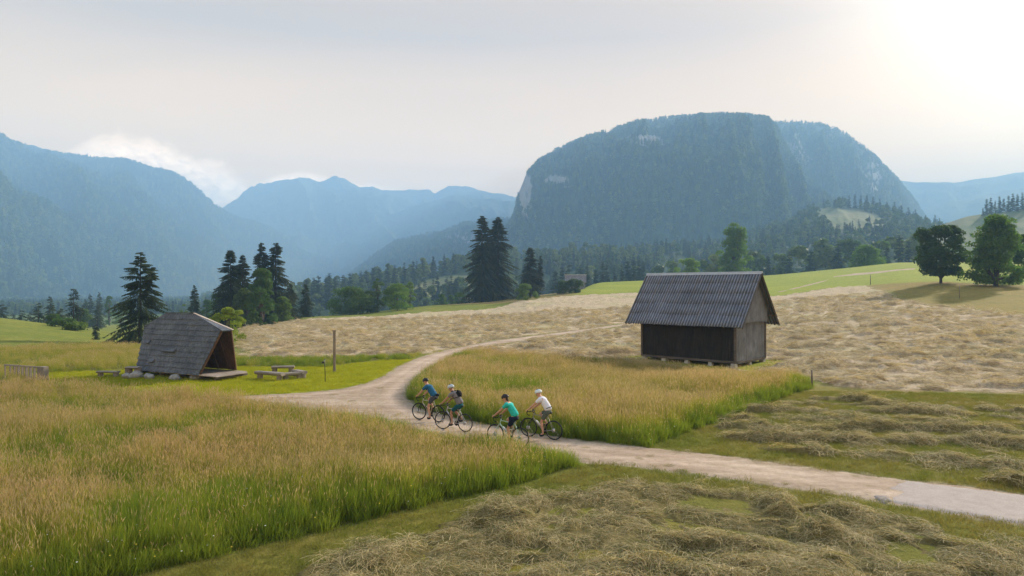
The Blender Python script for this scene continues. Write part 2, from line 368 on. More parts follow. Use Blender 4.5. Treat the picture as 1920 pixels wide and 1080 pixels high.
def hh_far(x, y):   # dry hay spread over the middle field, height above the stubble
    wx = x+1.2*vnoise(x*.3, y*.3, 71); wy = y+.8*vnoise(x*.35, y*.35, 73)
    c = np.clip(fbm(wx*.55, wy*.95, 4, 75)*2.3-.30, 0, 1)
    return .03+.27*c+.07*np.clip(ridged(x*1.5, y*2.4, 3, 79), 0, 1)
def hh_right(x, y):
    r = .5+.5*np.sin((y*1.0+x*.16+1.1*vnoise(x*.12, y*.2, 83))*2*np.pi/2.1)
    m = np.clip(.55+.9*fbm(x*.35, y*.6, 3, 85), 0, 1.1)
    return -.050+.29*r**3*m+.10*ridged(x*1.6, y*2.0, 3, 89)
def hh_near(x, y):
    wx = x+.8*vnoise(x*.5, y*.5, 91); wy = y+.6*vnoise(x*.5, y*.5, 93)
    c = np.clip(fbm(wx*.62, wy*.8, 3, 95)*1.9-.05, 0, 1)
    return .01+.25*c+.13*np.clip(ridged(wx*1.0, wy*1.2, 4, 99), -.2, 1)
def hay_layer(P, hf, X, D, mat, feather=.9, nzs=.8, pad=0.0):
    sd = np.minimum(sdist(P, X, D)+pad, np.minimum(-sdist(P_ROAD, X, D)-.25, -sdist(P_BARN, X, D)-.9))
    e = sstep(-feather*.2, feather, sd+nzs*fbm(X*.8, D*.8, 4, 103))
    h = hf(X, D)*e-.06*(1-e)-.004
    Z = hz(X, D)+h
    V, Fq, _ = compact(np.stack([X, D, Z], -1).reshape(-1, 3), grid_faces(*X.shape, keep=(sd > -1.5) & (h > -.055)))
    o = link('hay', np_mesh('hay', V, Fq, True, [mat])); o['kind'] = 'stuff'
    return o
X, D = fan(420, 2080, 2.6, 33, 205, 1.0045)
hay_layer(P_HAY_M, hh_far, X, D, M_hayM, 1.2, 1.2, -.45)
X, D = fan(1250, 2080, 2.6, 17, 36, 1.0035)
hay_layer(P_HAY_R, hh_right, X, D, M_hayF, .7, .7)
X, D = fan(300, 2080, 2.6, 9.5, 22, 1.0028)
hay_layer(P_HAY_F, hh_near, X, D, M_hayF, .8, .6)
# ------------------------------------------------------------------ mountains
def forest_mat(name, c1, c2, rockc, rockamt=0.0, scale=.02, bumpd=8.0, steep=False):
    t = NT(name); p = t.pos()
    n1 = t.noise(p, scale, 8, .65); n2 = t.noise(p, scale*6, 6, .7)
    col = t.ramp(n1, [(.35, c1), (.65, c2)])
    col = t.mix(.5, col, t.ramp(n2, [(.3, tuple(.45*x for x in c1)), (.7, tuple(1.5*x for x in c2))]), 'MIX')
    if rockamt > 0:
        ps = t.scl(p, 1, 1, .35)
        r = t.noise(ps, scale*.55, 9, .7, .4)
        at = t.n('VertexColor', layer_name='rock').outputs['Color']
        r2 = t.math('ADD', r, t.math('MULTIPLY', at, .45))
        k = t.ramp(r2, [(.72-.1*rockamt, 0.0), (.80-.1*rockamt, 1.0)])
        col = t.mix(k, col, rockc)
    bz = t.math('ADD', n1, t.math('MULTIPLY', n2, .6))
    return t.bsdf(col, .95, bump=bz, bstr=.8, bdist=bumpd, spec=.05)

def mountain(name, prof, Dr, Df, Db, zbase, mat, step=3.0, rows=120, spur=.12, sfreq=.012, jag=1.5, expo=1.0, seed=11, rough=.03, rockfn=None, valley=None):
    xs = [p[0] for p in prof]
    px = np.arange(xs[0], xs[-1]+.1, step)
    py = np.interp(px, xs, [p[1] for p in prof])+jag*fbm(px*.05, px*0, 4, seed)
    DR = np.interp(px, *zip(*Dr)) if isinstance(Dr, list) else np.full(len(px), float(Dr))
    DF = np.interp(px, *zip(*Df)) if isinstance(Df, list) else np.full(len(px), float(Df))
    DR = DR*(1+.03*fbm(px*.01, px*0+3, 3, seed+3))
    zr = CAMH-(py-CY)*DR/F
    t = np.linspace(0, 1, rows)[:, None]
    nb = rows//3
    PX = np.broadcast_to(px, (rows, len(px)))
    sp = ridged(PX*sfreq+t*1.2, t*2.0+PX*0, 4, seed+5)
    tt = np.clip(t+spur*sp*4*t*(1-t), 0, 1)
    s = tt**expo
    Dm = DF+(DR-DF)*t
    Z = zbase+(zr-zbase)*s+(zr-zbase)*rough*fbm(PX*.06, t*20+PX*0, 4, seed+9)*4*t*(1-t)
    # never poke above the surveyed skyline
    lim = CAMH-(py-CY)*Dm/F-(1-t)*6
    Z = np.minimum(Z, lim+(t >= .999)*9)
    tb = np.linspace(0, 1, nb)[1:, None]
    Dbk = DR+(Db-DR)*tb
    Zb = zr+(zbase-zr)*tb**1.3
    D = np.concatenate([Dm, Dbk]); Z = np.concatenate([Z, Zb])
    X = (px-CX)/F*D
    V = np.stack([X, D, Z], -1).reshape(-1, 3)
    me = np_mesh(name, V, grid_faces(*D.shape), smooth=True)
    me.materials.append(mat)
    rk = np.zeros(D.shape)
    if rockfn is not None:
        pyy = CY-F*(Z-CAMH)/D
        rk = rockfn(np.broadcast_to(px, D.shape), pyy, D)
    set_col(me, 'rock', np.repeat(rk.reshape(-1, 1), 3, 1))
    o = link(name, me); o['kind'] = 'structure'
    return o, (px, DR, DF, V.reshape(*D.shape, 3))

G1, G2, ROCK = (.020, .036, .016), (.045, .070, .028), (.32, .31, .29)
def gauss(x, y, cx, cy, sx, sy): return np.exp(-((x-cx)/sx)**2-((y-cy)/sy)**2)
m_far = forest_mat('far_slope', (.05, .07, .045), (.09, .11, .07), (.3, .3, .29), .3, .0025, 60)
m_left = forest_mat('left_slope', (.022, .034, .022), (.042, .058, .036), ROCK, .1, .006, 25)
m_dome = forest_mat('hill_forest_floor', G1, G2, (.30, .28, .25), .35, .012, 10)
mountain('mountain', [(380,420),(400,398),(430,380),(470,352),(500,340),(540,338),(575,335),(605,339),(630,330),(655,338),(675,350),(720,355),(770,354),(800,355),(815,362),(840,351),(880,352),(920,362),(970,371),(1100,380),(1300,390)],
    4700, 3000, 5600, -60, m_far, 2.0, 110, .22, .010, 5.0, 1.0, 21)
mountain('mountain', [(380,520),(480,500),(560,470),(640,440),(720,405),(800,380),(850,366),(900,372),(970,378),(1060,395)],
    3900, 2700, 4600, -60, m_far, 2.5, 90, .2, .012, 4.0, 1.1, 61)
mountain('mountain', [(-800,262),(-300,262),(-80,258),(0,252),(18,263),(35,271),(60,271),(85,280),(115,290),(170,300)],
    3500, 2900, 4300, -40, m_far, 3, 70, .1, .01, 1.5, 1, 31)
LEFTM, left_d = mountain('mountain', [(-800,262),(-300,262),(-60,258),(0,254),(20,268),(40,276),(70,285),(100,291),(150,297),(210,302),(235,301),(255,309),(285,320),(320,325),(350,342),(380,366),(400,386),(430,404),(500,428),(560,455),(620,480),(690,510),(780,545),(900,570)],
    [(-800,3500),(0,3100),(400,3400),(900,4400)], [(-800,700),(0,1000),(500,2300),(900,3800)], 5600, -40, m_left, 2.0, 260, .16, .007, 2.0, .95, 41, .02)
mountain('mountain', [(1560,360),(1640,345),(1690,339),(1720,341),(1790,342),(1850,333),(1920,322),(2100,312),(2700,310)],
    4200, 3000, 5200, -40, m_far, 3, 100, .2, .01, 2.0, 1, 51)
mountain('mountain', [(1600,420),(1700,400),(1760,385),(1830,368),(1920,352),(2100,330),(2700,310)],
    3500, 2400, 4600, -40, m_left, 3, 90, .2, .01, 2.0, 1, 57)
def dome_rock(px, py, D):
    return (1.0*gauss(px, py, 984, 362, 17, 50)+.9*gauss(px, py, 1045, 338, 34, 16)+.85*gauss(px, py, 1215, 262, 42, 12)
            +.45*gauss(px, py, 1170, 380, 60, 40)+.35*gauss(px, py, 1330, 260, 50, 30))
SPUR, spur_d = mountain('hill', [(560,580),(620,540),(665,508),(700,482),(740,456),(780,444),(800,440),(835,436),(850,428),(870,420),(930,414),(1010,408),(1100,420),(1200,440)],
    [(560,2700),(1200,2500)], [(560,1500),(1200,1500)], 3300, -20, m_dome, 2, 120, .15, .02, 1.5, .8, 71, .03,
    lambda px, py, D: .8*gauss(px, py, 870, 445, 60, 14))
LOBE, lobe_d = mountain('hill', [(1250,264),(1350,239),(1440,230),(1500,230),(1540,236),(1570,244),(1600,262),(1620,276),(1640,294),(1660,314),(1680,334),(1710,369),(1732,404),(1760,444),(1800,504)],
    2650, 1500, 3300, -20, m_dome, 2, 180, .12, .02, 1.0, .62, 81, .03,
    lambda px, py, D: .9*gauss(px, py, 1490, 290, 30, 35)+.8*gauss(px, py, 1640, 330, 22, 40))
DOME, dome_d = mountain('hill', [(905,475),(930,450),(948,430),(957,417),(966,395),(973,360),(985,330),(1010,305),(1040,285),(1100,260),(1150,245),(1200,230),(1260,222),(1350,218),(1410,220),(1440,225),(1456,237),(1470,267),(1490,305),(1520,345),(1560,377),(1620,410),(1700,445),(1800,525)],
    [(905,1900),(1000,2050),(1300,2150),(1500,2000),(1800,1500)], [(905,1100),(1300,1000),(1800,900)], 2800, -20, m_dome, 1.6, 260, .15, .022, 1.0, .60, 91, .045, dome_rock)
# ------------------------------------------------------------------ instancing for uncountable stuff (grass, hay, forest)
def src_collection(name, meshes):
    c = bpy.data.collections.new(name)          # never linked to the scene: only a source
    for i, me in enumerate(meshes):
        o = bpy.data.objects.new('%s_%02d' % (name, i), me); c.objects.link(o)
    return c
def scatter(name, P, rot, scl, idx, coll):
    me = bpy.data.meshes.new(name); n = len(P)
    me.vertices.add(n); me.vertices.foreach_set('co', np.asarray(P, np.float32).ravel())
    a = me.attributes.new('rot', 'FLOAT_VECTOR', 'POINT'); a.data.foreach_set('vector', np.asarray(rot, np.float32).ravel())
    a = me.attributes.new('scl', 'FLOAT_VECTOR', 'POINT'); a.data.foreach_set('vector', np.asarray(scl, np.float32).ravel())
    a = me.attributes.new('idx', 'INT', 'POINT'); a.data.foreach_set('value', np.asarray(idx, np.int32))
    o = link(name, me); o['kind'] = 'stuff'
    ng = bpy.data.node_groups.new(name, 'GeometryNodeTree')
    ng.interface.new_socket('Geometry', in_out='INPUT', socket_type='NodeSocketGeometry')
    ng.interface.new_socket('Geometry', in_out='OUTPUT', socket_type='NodeSocketGeometry')
    N = ng.nodes.new; L = ng.links.new
    gi = N('NodeGroupInput'); go = N('NodeGroupOutput')
    ci = N('GeometryNodeCollectionInfo'); ci.inputs['Collection'].default_value = coll
    ci.inputs['Separate Children'].default_value = True; ci.inputs['Reset Children'].default_value = True
    ip = N('GeometryNodeInstanceOnPoints'); ip.inputs['Pick Instance'].default_value = True
    def attr(nm, ty):
        q = N('GeometryNodeInputNamedAttribute'); q.data_type = ty; q.inputs['Name'].default_value = nm
        return q.outputs['Attribute']
    er = N('FunctionNodeEulerToRotation'); L(attr('rot', 'FLOAT_VECTOR'), er.inputs[0])
    L(gi.outputs[0], ip.inputs['Points']); L(ci.outputs[0], ip.inputs['Instance'])
    L(attr('idx', 'INT'), ip.inputs['Instance Index']); L(er.outputs[0], ip.inputs['Rotation']); L(attr('scl', 'FLOAT_VECTOR'), ip.inputs['Scale'])
    L(ip.outputs[0], go.inputs[0])
    md = o.modifiers.new('scatter', 'NODES'); md.node_group = ng
    return o

def strips(base, top, bend, w0, w1, segs=3, wdir=None):
    """many thin blades: base/top (n,3), bend (n,3) mid offset; returns V,F"""
    n = len(base); ts = np.linspace(0, 1, segs+1)
    if wdir is None:
        a = RNG.random(n)*np.pi*2; wdir = np.stack([np.cos(a), np.sin(a), 0*a], -1)
    P = []
    for t in ts:
        c = base*(1-t)+top*t+bend*(4*t*(1-t))
        w = (w0*(1-t)+w1*t)
        w = np.asarray(w).reshape(-1, 1) if np.ndim(w) else w
        P += [c-wdir*w/2, c+wdir*w/2]
    V = np.stack(P, 1).reshape(-1, 3); k = 2*(segs+1)
    i = np.arange(n)[:, None]*k
    Fs = [np.concatenate([i+2*s, i+2*s+1, i+2*s+3, i+2*s+2], 1) for s in range(segs)]
    return V, np.stack(Fs, 1).reshape(-1, 4)
def merge(parts, mats):
    """parts: list of (V,F,matindex)"""
    Vs, Fs, Ms, off = [], [], [], 0
    for V, Fq, m in parts:
        Vs.append(V); Fs.append(Fq+off); Ms.append(np.full(len(Fq), m)); off += len(V)
    return np.concatenate(Vs), np.concatenate(Fs), np.concatenate(Ms)

def leafy(name, c1, c2, scale=.5, transl=.45, big=.06, c3=None, tb=1.3):
    t = NT(name); p = t.pos()
    n = t.noise(p, scale, 5, .65); nb = t.noise(p, big, 4, .6)
    c = t.ramp(n, [(.3, c1), (.7, c2)])
    if c3: c = t.mix(t.ramp(nb, [(.42, 0.0), (.62, 1.0)]), c, t.mix(.75, c, (*c3, 1)))
    tc = t.mix(1.0, c, (tb, tb, tb*.7, 1), 'MULTIPLY')
    return t.bsdf(c, .7, transl=transl, spec=.15, tcol=tc)
M_blade = leafy('grass_blade', (.15, .20, .018), (.30, .30, .045), .9, .55, .10, (.35, .31, .075))
M_stem = leafy('grass_stem', (.24, .22, .045), (.36, .28, .09), .9, .5, .12, (.36, .27, .10))
M_head = leafy('grass_seed_head', (.32, .26, .145), (.52, .40, .24), .8, .5, .12, (.48, .34, .21))
M_lush = leafy('lush_blade', (.105, .165, .016), (.21, .25, .028), .9, .5, .2)
M_white = simple_mat('flower_white', (.72, .70, .62), .8); M_yellow = simple_mat('flower_yellow', (.62, .42, .05), .8)

def tuft(kind, R=.24, seed=0):
    rg = np.random.default_rng(seed); parts = []
    def disc(n):
        a = rg.random(n)*2*np.pi; r = R*np.sqrt(rg.random(n)); return np.stack([r*np.cos(a), r*np.sin(a), np.full(n, -.03)], -1)
    def top(b, h, lean):
        d = rg.normal(0, lean, (len(b), 2)); return np.concatenate([b[:, :2]+d, h[:, None]], 1)
    nb = {'mix': 105, 'dry': 80, 'lush': 150}[kind]; ns = {'mix': 20, 'dry': 38, 'lush': 4}[kind]
    hb = .42+.30*rg.random(nb) if kind != 'lush' else .34+.34*rg.random(nb)
    b = disc(nb); tp = top(b, hb, .11); bd = np.concatenate([rg.normal(0, .03, (nb, 2)), .05+.05*rg.random((nb, 1))], 1)
    V, Fq = strips(b, tp, bd, .010, .003, 3); parts.append((V, Fq, 3 if kind == 'lush' else 0))
    b = disc(ns); hs = .50+.36*rg.random(ns); tp = top(b, hs, .10); bd = np.concatenate([rg.normal(0, .02, (ns, 2)), np.zeros((ns, 1))], 1)
    V, Fq = strips(b, tp, bd, .005, .003, 2); parts.append((V, Fq, 1))
    # seed heads: two crossed spindles with a droop
    dr = rg.normal(0, .035, (ns, 3)); L = .09+.08*rg.random((ns, 1)); e = tp+np.concatenate([dr[:, :2], L], 1)
    for k in range(2):
        a = rg.random(ns)*np.pi; wd = np.stack([np.cos(a), np.sin(a), 0*a], -1); m = (tp+e)/2
        w = (.0025+.0065*rg.random(ns)**1.5)[:, None]
        V = np.stack([tp, m-wd*w, e, m+wd*w], 1).reshape(-1, 3); Fq = np.arange(ns*4).reshape(-1, 4); parts.append((V, Fq, 2))
    if kind != 'dry':
        nf = rg.integers(0, 2); b = disc(nf); h = .45+.25*rg.random(nf); c = np.concatenate([b[:, :2], h[:, None]], 1)
        for k in range(nf):
            r = .012+.012*rg.random(); q = c[k]
            V = np.array([q+[r, 0, .004], q+[0, r, 0], q+[-r, 0, .004], q+[0, -r, 0]]); parts.append((V, np.array([[0, 1, 2, 3]]), 4 if rg.random() < .6 else 5))
    V, Fq, mi = merge(parts, None)
    return np_mesh('tuft', V, Fq, False, [M_blade, M_stem, M_head, M_lush, M_white, M_yellow], mi)
C_TUFT = src_collection('tall_grass_tuft', [tuft('mix', seed=i) for i in range(4)]+[tuft('dry', seed=10+i) for i in range(4)]+[tuft('lush', seed=20+i) for i in range(4)])

def samples(P, dens, D0=None, D1=None, px0=-60, px1=1990):
    """jittered points in the polygon, thinned with distance, only where the lens or a step aside could see"""
    x0, y0 = P.min(0); x1, y1 = P.max(0)
    y0 = max(y0, D0 or 9); y1 = min(y1, D1 or 300)
    s = 1/math.sqrt(dens)
    x0 = max(x0, -.85*y1-3); x1 = min(x1, .85*y1+3)
    gx, gy = np.meshgrid(np.arange(x0, x1, s), np.arange(y0, y1, s))
    x = gx.ravel()+RNG.uniform(-.5, .5, gx.size)*s; y = gy.ravel()+RNG.uniform(-.5, .5, gx.size)*s
    k = (sdist(P, x, y) > 0) & (CX+F*x/y > px0) & (CX+F*x/y < px1)
    return x[k], y[k]
def meadow(name, P, dens, D0=None, D1=None, hs=1.0, dryb=0.0, edge_lush=1.0, px0=-60):
    x, y = samples(P, dens, D0, D1, px0=px0)
    keep = sdist(P_ROAD, x, y) < -.05; x, y = x[keep], y[keep]
    sd = sdist(P, x, y); n = len(x)
    q = 1.5*fbm(x*.16, y*.20, 3, 111)+dryb+RNG.normal(0, .22, n)
    kind = np.where(q > .12, 1, np.where(q < -.30, 2, 0))
    kind = np.where((sd < edge_lush*(.5+.6*RNG.random(n))), 2, kind)
    idx = kind*4+RNG.integers(0, 4, n)
    h = hs*(.85+.3*RNG.random(n))*(1+.40*fbm(x*.35, y*.35, 3, 113))*np.clip(.42+sd*.75+.25*RNG.random(n), .4, 1)
    rot = np.stack([RNG.normal(0, .10, n)+.05, RNG.normal(.03, .10, n), RNG.random(n)*6.28], -1)
    scl = np.stack([1+.2*RNG.random(n), 1+.2*RNG.random(n), h], -1)
    return scatter(name, np.stack([x, y, hz(x, y)-.01], -1), rot, scl, idx, C_TUFT)
meadow('tall_grass', P_MEAD_L, 11, 10, 24)
meadow('tall_grass', P_MEAD_L, 8, 24, 60, dryb=.12)
meadow('tall_grass', P_MEAD_C, 9, dryb=.1, edge_lush=1.0)
meadow('tall_grass', P_ROUGH_L, 2.2, 38, 85, .62, dryb=.18, edge_lush=.2)

# short grass tufts on stubble, verges and lawn
def short_tuft(n, R, h, seed, mat):
    rg = np.random.default_rng(seed); a = rg.random(n)*2*np.pi; r = R*np.sqrt(rg.random(n))
    b = np.stack([r*np.cos(a), r*np.sin(a), np.full(n, -.01)], -1); tp = b+np.concatenate([rg.normal(0, .03, (n, 2)), (h*(.6+.8*rg.random(n)))[:, None]], 1)
    V, Fq = strips(b, tp, rg.normal(0, .006, (n, 3)), .010, .003, 2)
    return np_mesh('short_tuft', V, Fq, False, [mat])
M_short = leafy('stubble_blade', (.10, .14, .018), (.19, .19, .035), .8, .4, .3, (.24, .19, .06)); M_lawn = leafy('lawn_blade', (.25, .27, .012), (.34, .33, .02), .6, .45)
C_SHORT = src_collection('short_grass_tuft', [short_tuft(70, .22, .07, 30+i, M_short) for i in range(4)]+[short_tuft(80, .25, .08, 40+i, M_lawn) for i in range(3)])
def short(name, P, dens, D0, D1, lawn=False, hs=1.0, avoid=()):
    x, y = samples(P, dens, D0, D1)
    k = sdist(P_ROAD, x, y) < RNG.uniform(-.25, .28, len(x))*(RNG.random(len(x)) < .5)-.02
    for A, m in avoid: k &= sdist(A, x, y) < m
    x, y = x[k], y[k]; n = len(x)
    idx = (4+RNG.integers(0, 3, n)) if lawn else RNG.integers(0, 4, n)
    rot = np.stack([RNG.normal(0, .1, n), RNG.normal(0, .1, n), RNG.random(n)*6.28], -1)
    s = hs*(.7+.6*RNG.random(n)); return scatter(name, np.stack([x, y, hz(x, y)], -1), rot, np.stack([s, s, s], -1), idx, C_SHORT)
short('short_grass', P_STUB, 14, 10.5, 36, avoid=((P_HAY_F, .7), (P_MEAD_L, 0), (P_MEAD_C, 0)))
short('short_grass', P_LAWN, 8, 34, 60, True, 1.1)

# hay strands lying in tangles
def tangle(n, R, w, seed, mats, thick=.07, L=.28):
    rg = np.random.default_rng(seed); a = rg.random(n)*2*np.pi; r = R*np.sqrt(rg.random(n))
    c = np.stack([r*np.cos(a), r*np.sin(a), thick*rg.random(n)*(1-(r/R)**2)+.005], -1)
    d = rg.normal(0, .9, n)+seed*1.3; l = L*(.5+rg.random(n))
    dv = np.stack([np.cos(d)*l/2, np.sin(d)*l/2, rg.normal(0, .02, n)], -1)
    wd = np.stack([-np.sin(d), np.cos(d), rg.normal(0, .5, n)], -1)
    bd = np.stack([rg.normal(0, .03, n), rg.normal(0, .03, n), .02+.03*rg.random(n)], -1)
    V, Fq = strips(c-dv, c+dv, bd, w, w*.5, 3, wd)
    return np_mesh('tangle', V, Fq, False, mats, rg.integers(0, len(mats), n).repeat(3))
def hay_strand(name, c1, c2): return leafy(name, c1, c2, 1.2, .3, .4)
M_hs1 = hay_strand('hay_strand_pale', (.40, .33, .17), (.60, .49, .28)); M_hs2 = hay_strand('hay_strand_green', (.11, .12, .035), (.21, .195, .065)); M_hs3 = hay_strand('hay_strand_brown', (.24, .19, .09), (.38, .30, .15))
M_hs4 = hay_strand('hay_strand_dry', (.44, .36, .24), (.60, .49, .34))
C_HAY = src_collection('hay_tangle', [tangle(95, .36, .0075, 50+i, [M_hs1, M_hs1, M_hs2, M_hs3]) for i in range(5)]+[tangle(70, .45, .016, 60+i, [M_hs4, M_hs3, M_hs4], .13, .42) for i in range(4)])
def hay_scatter(P, hf, dens, D0, D1, kinds, s0=1.0, thin=.0, nzs=.7, lift=0.0, feather=.9):
    x, y = samples(P, dens, D0, D1); sd = np.minimum(sdist(P, x, y), np.minimum(-sdist(P_ROAD, x, y)-.25, -sdist(P_BARN, x, y)-.9))
    e = sstep(-feather*.2, feather, sd+nzs*fbm(x*.8, y*.8, 4, 103)); h = hf(x, y)*e-.06*(1-e)-.004
    k = (h > -.02) & (RNG.random(len(x)) < .25+h*3-thin); x, y, h = x[k], y[k], h[k]; n = len(x)
    g = .15; gx = (hf(x+g, y)-hf(x-g, y))/(2*g); gy = (hf(x, y+g)-hf(x, y-g))/(2*g)
    rot = np.stack([np.arctan(gy), -np.arctan(gx), RNG.random(n)*6.28], -1)
    # tilt first, spin about the tilted axis
    out = np.empty((n, 3))
    for i in range(n):
        m = Matrix.Rotation(rot[i, 0], 3, 'X') @ Matrix.Rotation(rot[i, 1], 3, 'Y') @ Matrix.Rotation(rot[i, 2], 3, 'Z')
        out[i] = m.to_euler()[:]
    s = s0*(.7+.6*RNG.random(n))
    return scatter('hay', np.stack([x, y, hz(x, y)+h+lift], -1), out, np.stack([s, s, s], -1), np.asarray(kinds)[RNG.integers(0, len(kinds), n)], C_HAY)
hay_scatter(P_HAY_F, hh_near, 12, 9.8, 22, [0, 1, 2, 3, 4], 1.0, nzs=.6, feather=.8)
hay_scatter(P_HAY_R, hh_right, 7, 17, 36, [0, 1, 2, 3, 4], 1.25, nzs=.7, feather=.7)
hay_scatter(P_HAY_M, hh_far, 2.2, 34, 75, [5, 6, 7, 8], 1.2, nzs=1.2, feather=1.2)
hay_scatter(P_HAY_M, hh_far, 1.2, 75, 125, [5, 6, 7, 8], 1.4, nzs=1.2, feather=1.2)

# stray wisps of hay and small weeds on the gravel
x, y = samples(P_ROAD, 2.2, 13, 45); sd = sdist(P_ROAD, x, y); q = fbm(x*.5, y*.9, 3, 171)
k = (RNG.random(len(x)) < .10+.5*np.clip(q-.12, 0, 1)+.5*(sd < .35)); x, y = x[k], y[k]; n = len(x); s_ = RNG.uniform(.25, .7, n)
scatter('hay', np.stack([x, y, hz(x, y)+.028], -1), np.stack([x*0, x*0, RNG.random(n)*6.28], -1), np.stack([s_*1.3, s_, s_*.25], -1), RNG.integers(0, 5, n), C_HAY)
x, y = samples(P_ROAD, 5, 13, 60); sd = sdist(P_ROAD, x, y); k = sd < RNG.uniform(0, .30, len(x))*(RNG.random(len(x)) < .6); x, y = x[k], y[k]; n = len(x); s_ = RNG.uniform(.4, 1.0, n)
scatter('short_grass', np.stack([x, y, hz(x, y)+.01], -1), np.stack([x*0, x*0, RNG.random(n)*6.28], -1), np.stack([s_, s_, s_*1.2], -1), RNG.integers(0, 7, n), C_SHORT)
# ------------------------------------------------------------------ mesh kit for built things
class MB:
    def __init__(s): s.V = []; s.F = []
    def add(s, V, Fc):
        o = len(s.V); s.V += [tuple(v) for v in V]; s.F += [tuple(i+o for i in f) for f in Fc]; return s
    def box(s, c, size, R=None, bev=0.0):
        hx, hy, hzz = size[0]/2, size[1]/2, size[2]/2
        V = [Vector((x*hx, y*hy, z*hzz)) for x in (-1, 1) for y in (-1, 1) for z in (-1, 1)]
        if R is not None: V = [R @ v for v in V]
        V = [v+Vector(c) for v in V]
        return s.add(V, [(0, 1, 3, 2), (4, 6, 7, 5), (0, 4, 5, 1), (2, 3, 7, 6), (0, 2, 6, 4), (1, 5, 7, 3)])
    def beam(s, a, b, w, h, up=(0, 0, 1)):
        a = Vector(a); b = Vector(b); d = (b-a).normalized(); u = Vector(up)
        sx = d.cross(u)
        if sx.length < 1e-4: sx = d.cross(Vector((1, 0, 0)))
        sx.normalize(); u = sx.cross(d).normalized()
        V = [p+sx*i*w/2+u*j*h/2 for p in (a, b) for i, j in ((-1, -1), (1, -1), (1, 1), (-1, 1))]
        return s.add(V, [(3, 2, 1, 0), (4, 5, 6, 7), (0, 1, 5, 4), (1, 2, 6, 5), (2, 3, 7, 6), (3, 0, 4, 7)])
    def tube(s, pts, r, n=8, cap=True):
        pts = [Vector(p) for p in pts]; rs = r if isinstance(r, (list, tuple)) else [r]*len(pts)
        o = len(s.V); ref = None
        for i, p in enumerate(pts):
            d = (pts[min(i+1, len(pts)-1)]-pts[max(i-1, 0)]).normalized()
            if ref is None: ref = d.cross(Vector((0, 0, 1))) if abs(d.z) < .9 else d.cross(Vector((1, 0, 0)))
            ref = (ref-d*ref.dot(d)).normalized(); q = d.cross(ref)
            for k in range(n):
                a = 2*math.pi*k/n; s.V.append(tuple(p+(ref*math.cos(a)+q*math.sin(a))*rs[i]))
        for i in range(len(pts)-1):
            for k in range(n):
                s.F.append((o+i*n+k, o+i*n+(k+1) % n, o+(i+1)*n+(k+1) % n, o+(i+1)*n+k))
        if cap:
            s.F.append(tuple(o+k for k in range(n))[::-1]); e = o+(len(pts)-1)*n; s.F.append(tuple(e+k for k in range(n)))
        return s
    def torus(s, c, ax, R, r, n=32, m=8):
        ax = Vector(ax).normalized(); u = ax.orthogonal().normalized(); v = ax.cross(u); c = Vector(c); o = len(s.V)
        for i in range(n):
            a = 2*math.pi*i/n; d = u*math.cos(a)+v*math.sin(a)
            for k in range(m):
                b = 2*math.pi*k/m; s.V.append(tuple(c+d*(R+r*math.cos(b))+ax*r*math.sin(b)))
        for i in range(n):
            for k in range(m):
                s.F.append((o+i*m+k, o+((i+1) % n)*m+k, o+((i+1) % n)*m+(k+1) % m, o+i*m+(k+1) % m))
        return s
    def build(s, name, mat, parent=None, smooth=False, bevel=0.0):
        me = bpy.data.meshes.new(name); me.from_pydata(s.V, [], s.F); me.update()
        bm = bmesh.new(); bm.from_mesh(me); bmesh.ops.recalc_face_normals(bm, faces=bm.faces); bm.to_mesh(me); bm.free()
        if smooth: me.polygons.foreach_set('use_smooth', [True]*len(me.polygons))
        o = link(name, me, mat, parent)
        if bevel: 
            b = o.modifiers.new('bevel', 'BEVEL'); b.width = bevel; b.segments = 2; b.limit_method = 'ANGLE'
        return o

def wood(name, c1, c2, axis=2, scale=1.0, rough=.85, bstr=.5):
    t = NT(name); p = t.obj(); s = [9, 9, 9]; s[axis] = .7
    g = t.noise(t.scl(p, *s), 1.6*scale, 7, .7, .4); b = t.noise(p, 1.3, 5, .6); f = t.noise(t.scl(p, *[x*5 for x in s]), 1.5*scale, 3, .7)
    v = t.ramp(g, [(.3, c1), (.7, c2)])
    v = t.mix(1.0, v, t.ramp(b, [(.3, (.72, .70, .68)), (.7, (1.25, 1.25, 1.27))]), 'MULTIPLY')
    return t.bsdf(v, rough, bump=t.math('ADD', g, t.math('MULTIPLY', f, .4)), bstr=bstr, bdist=.012, spec=.15)

# ------------------------------------------------------------------ the hay barn
BTH, BL, BG, BN = .76, 7.36, 4.79, (15.19, 46.5)
bu = Vector((math.cos(BTH), -math.sin(BTH), 0)); bv = Vector((math.sin(BTH), math.cos(BTH), 0))
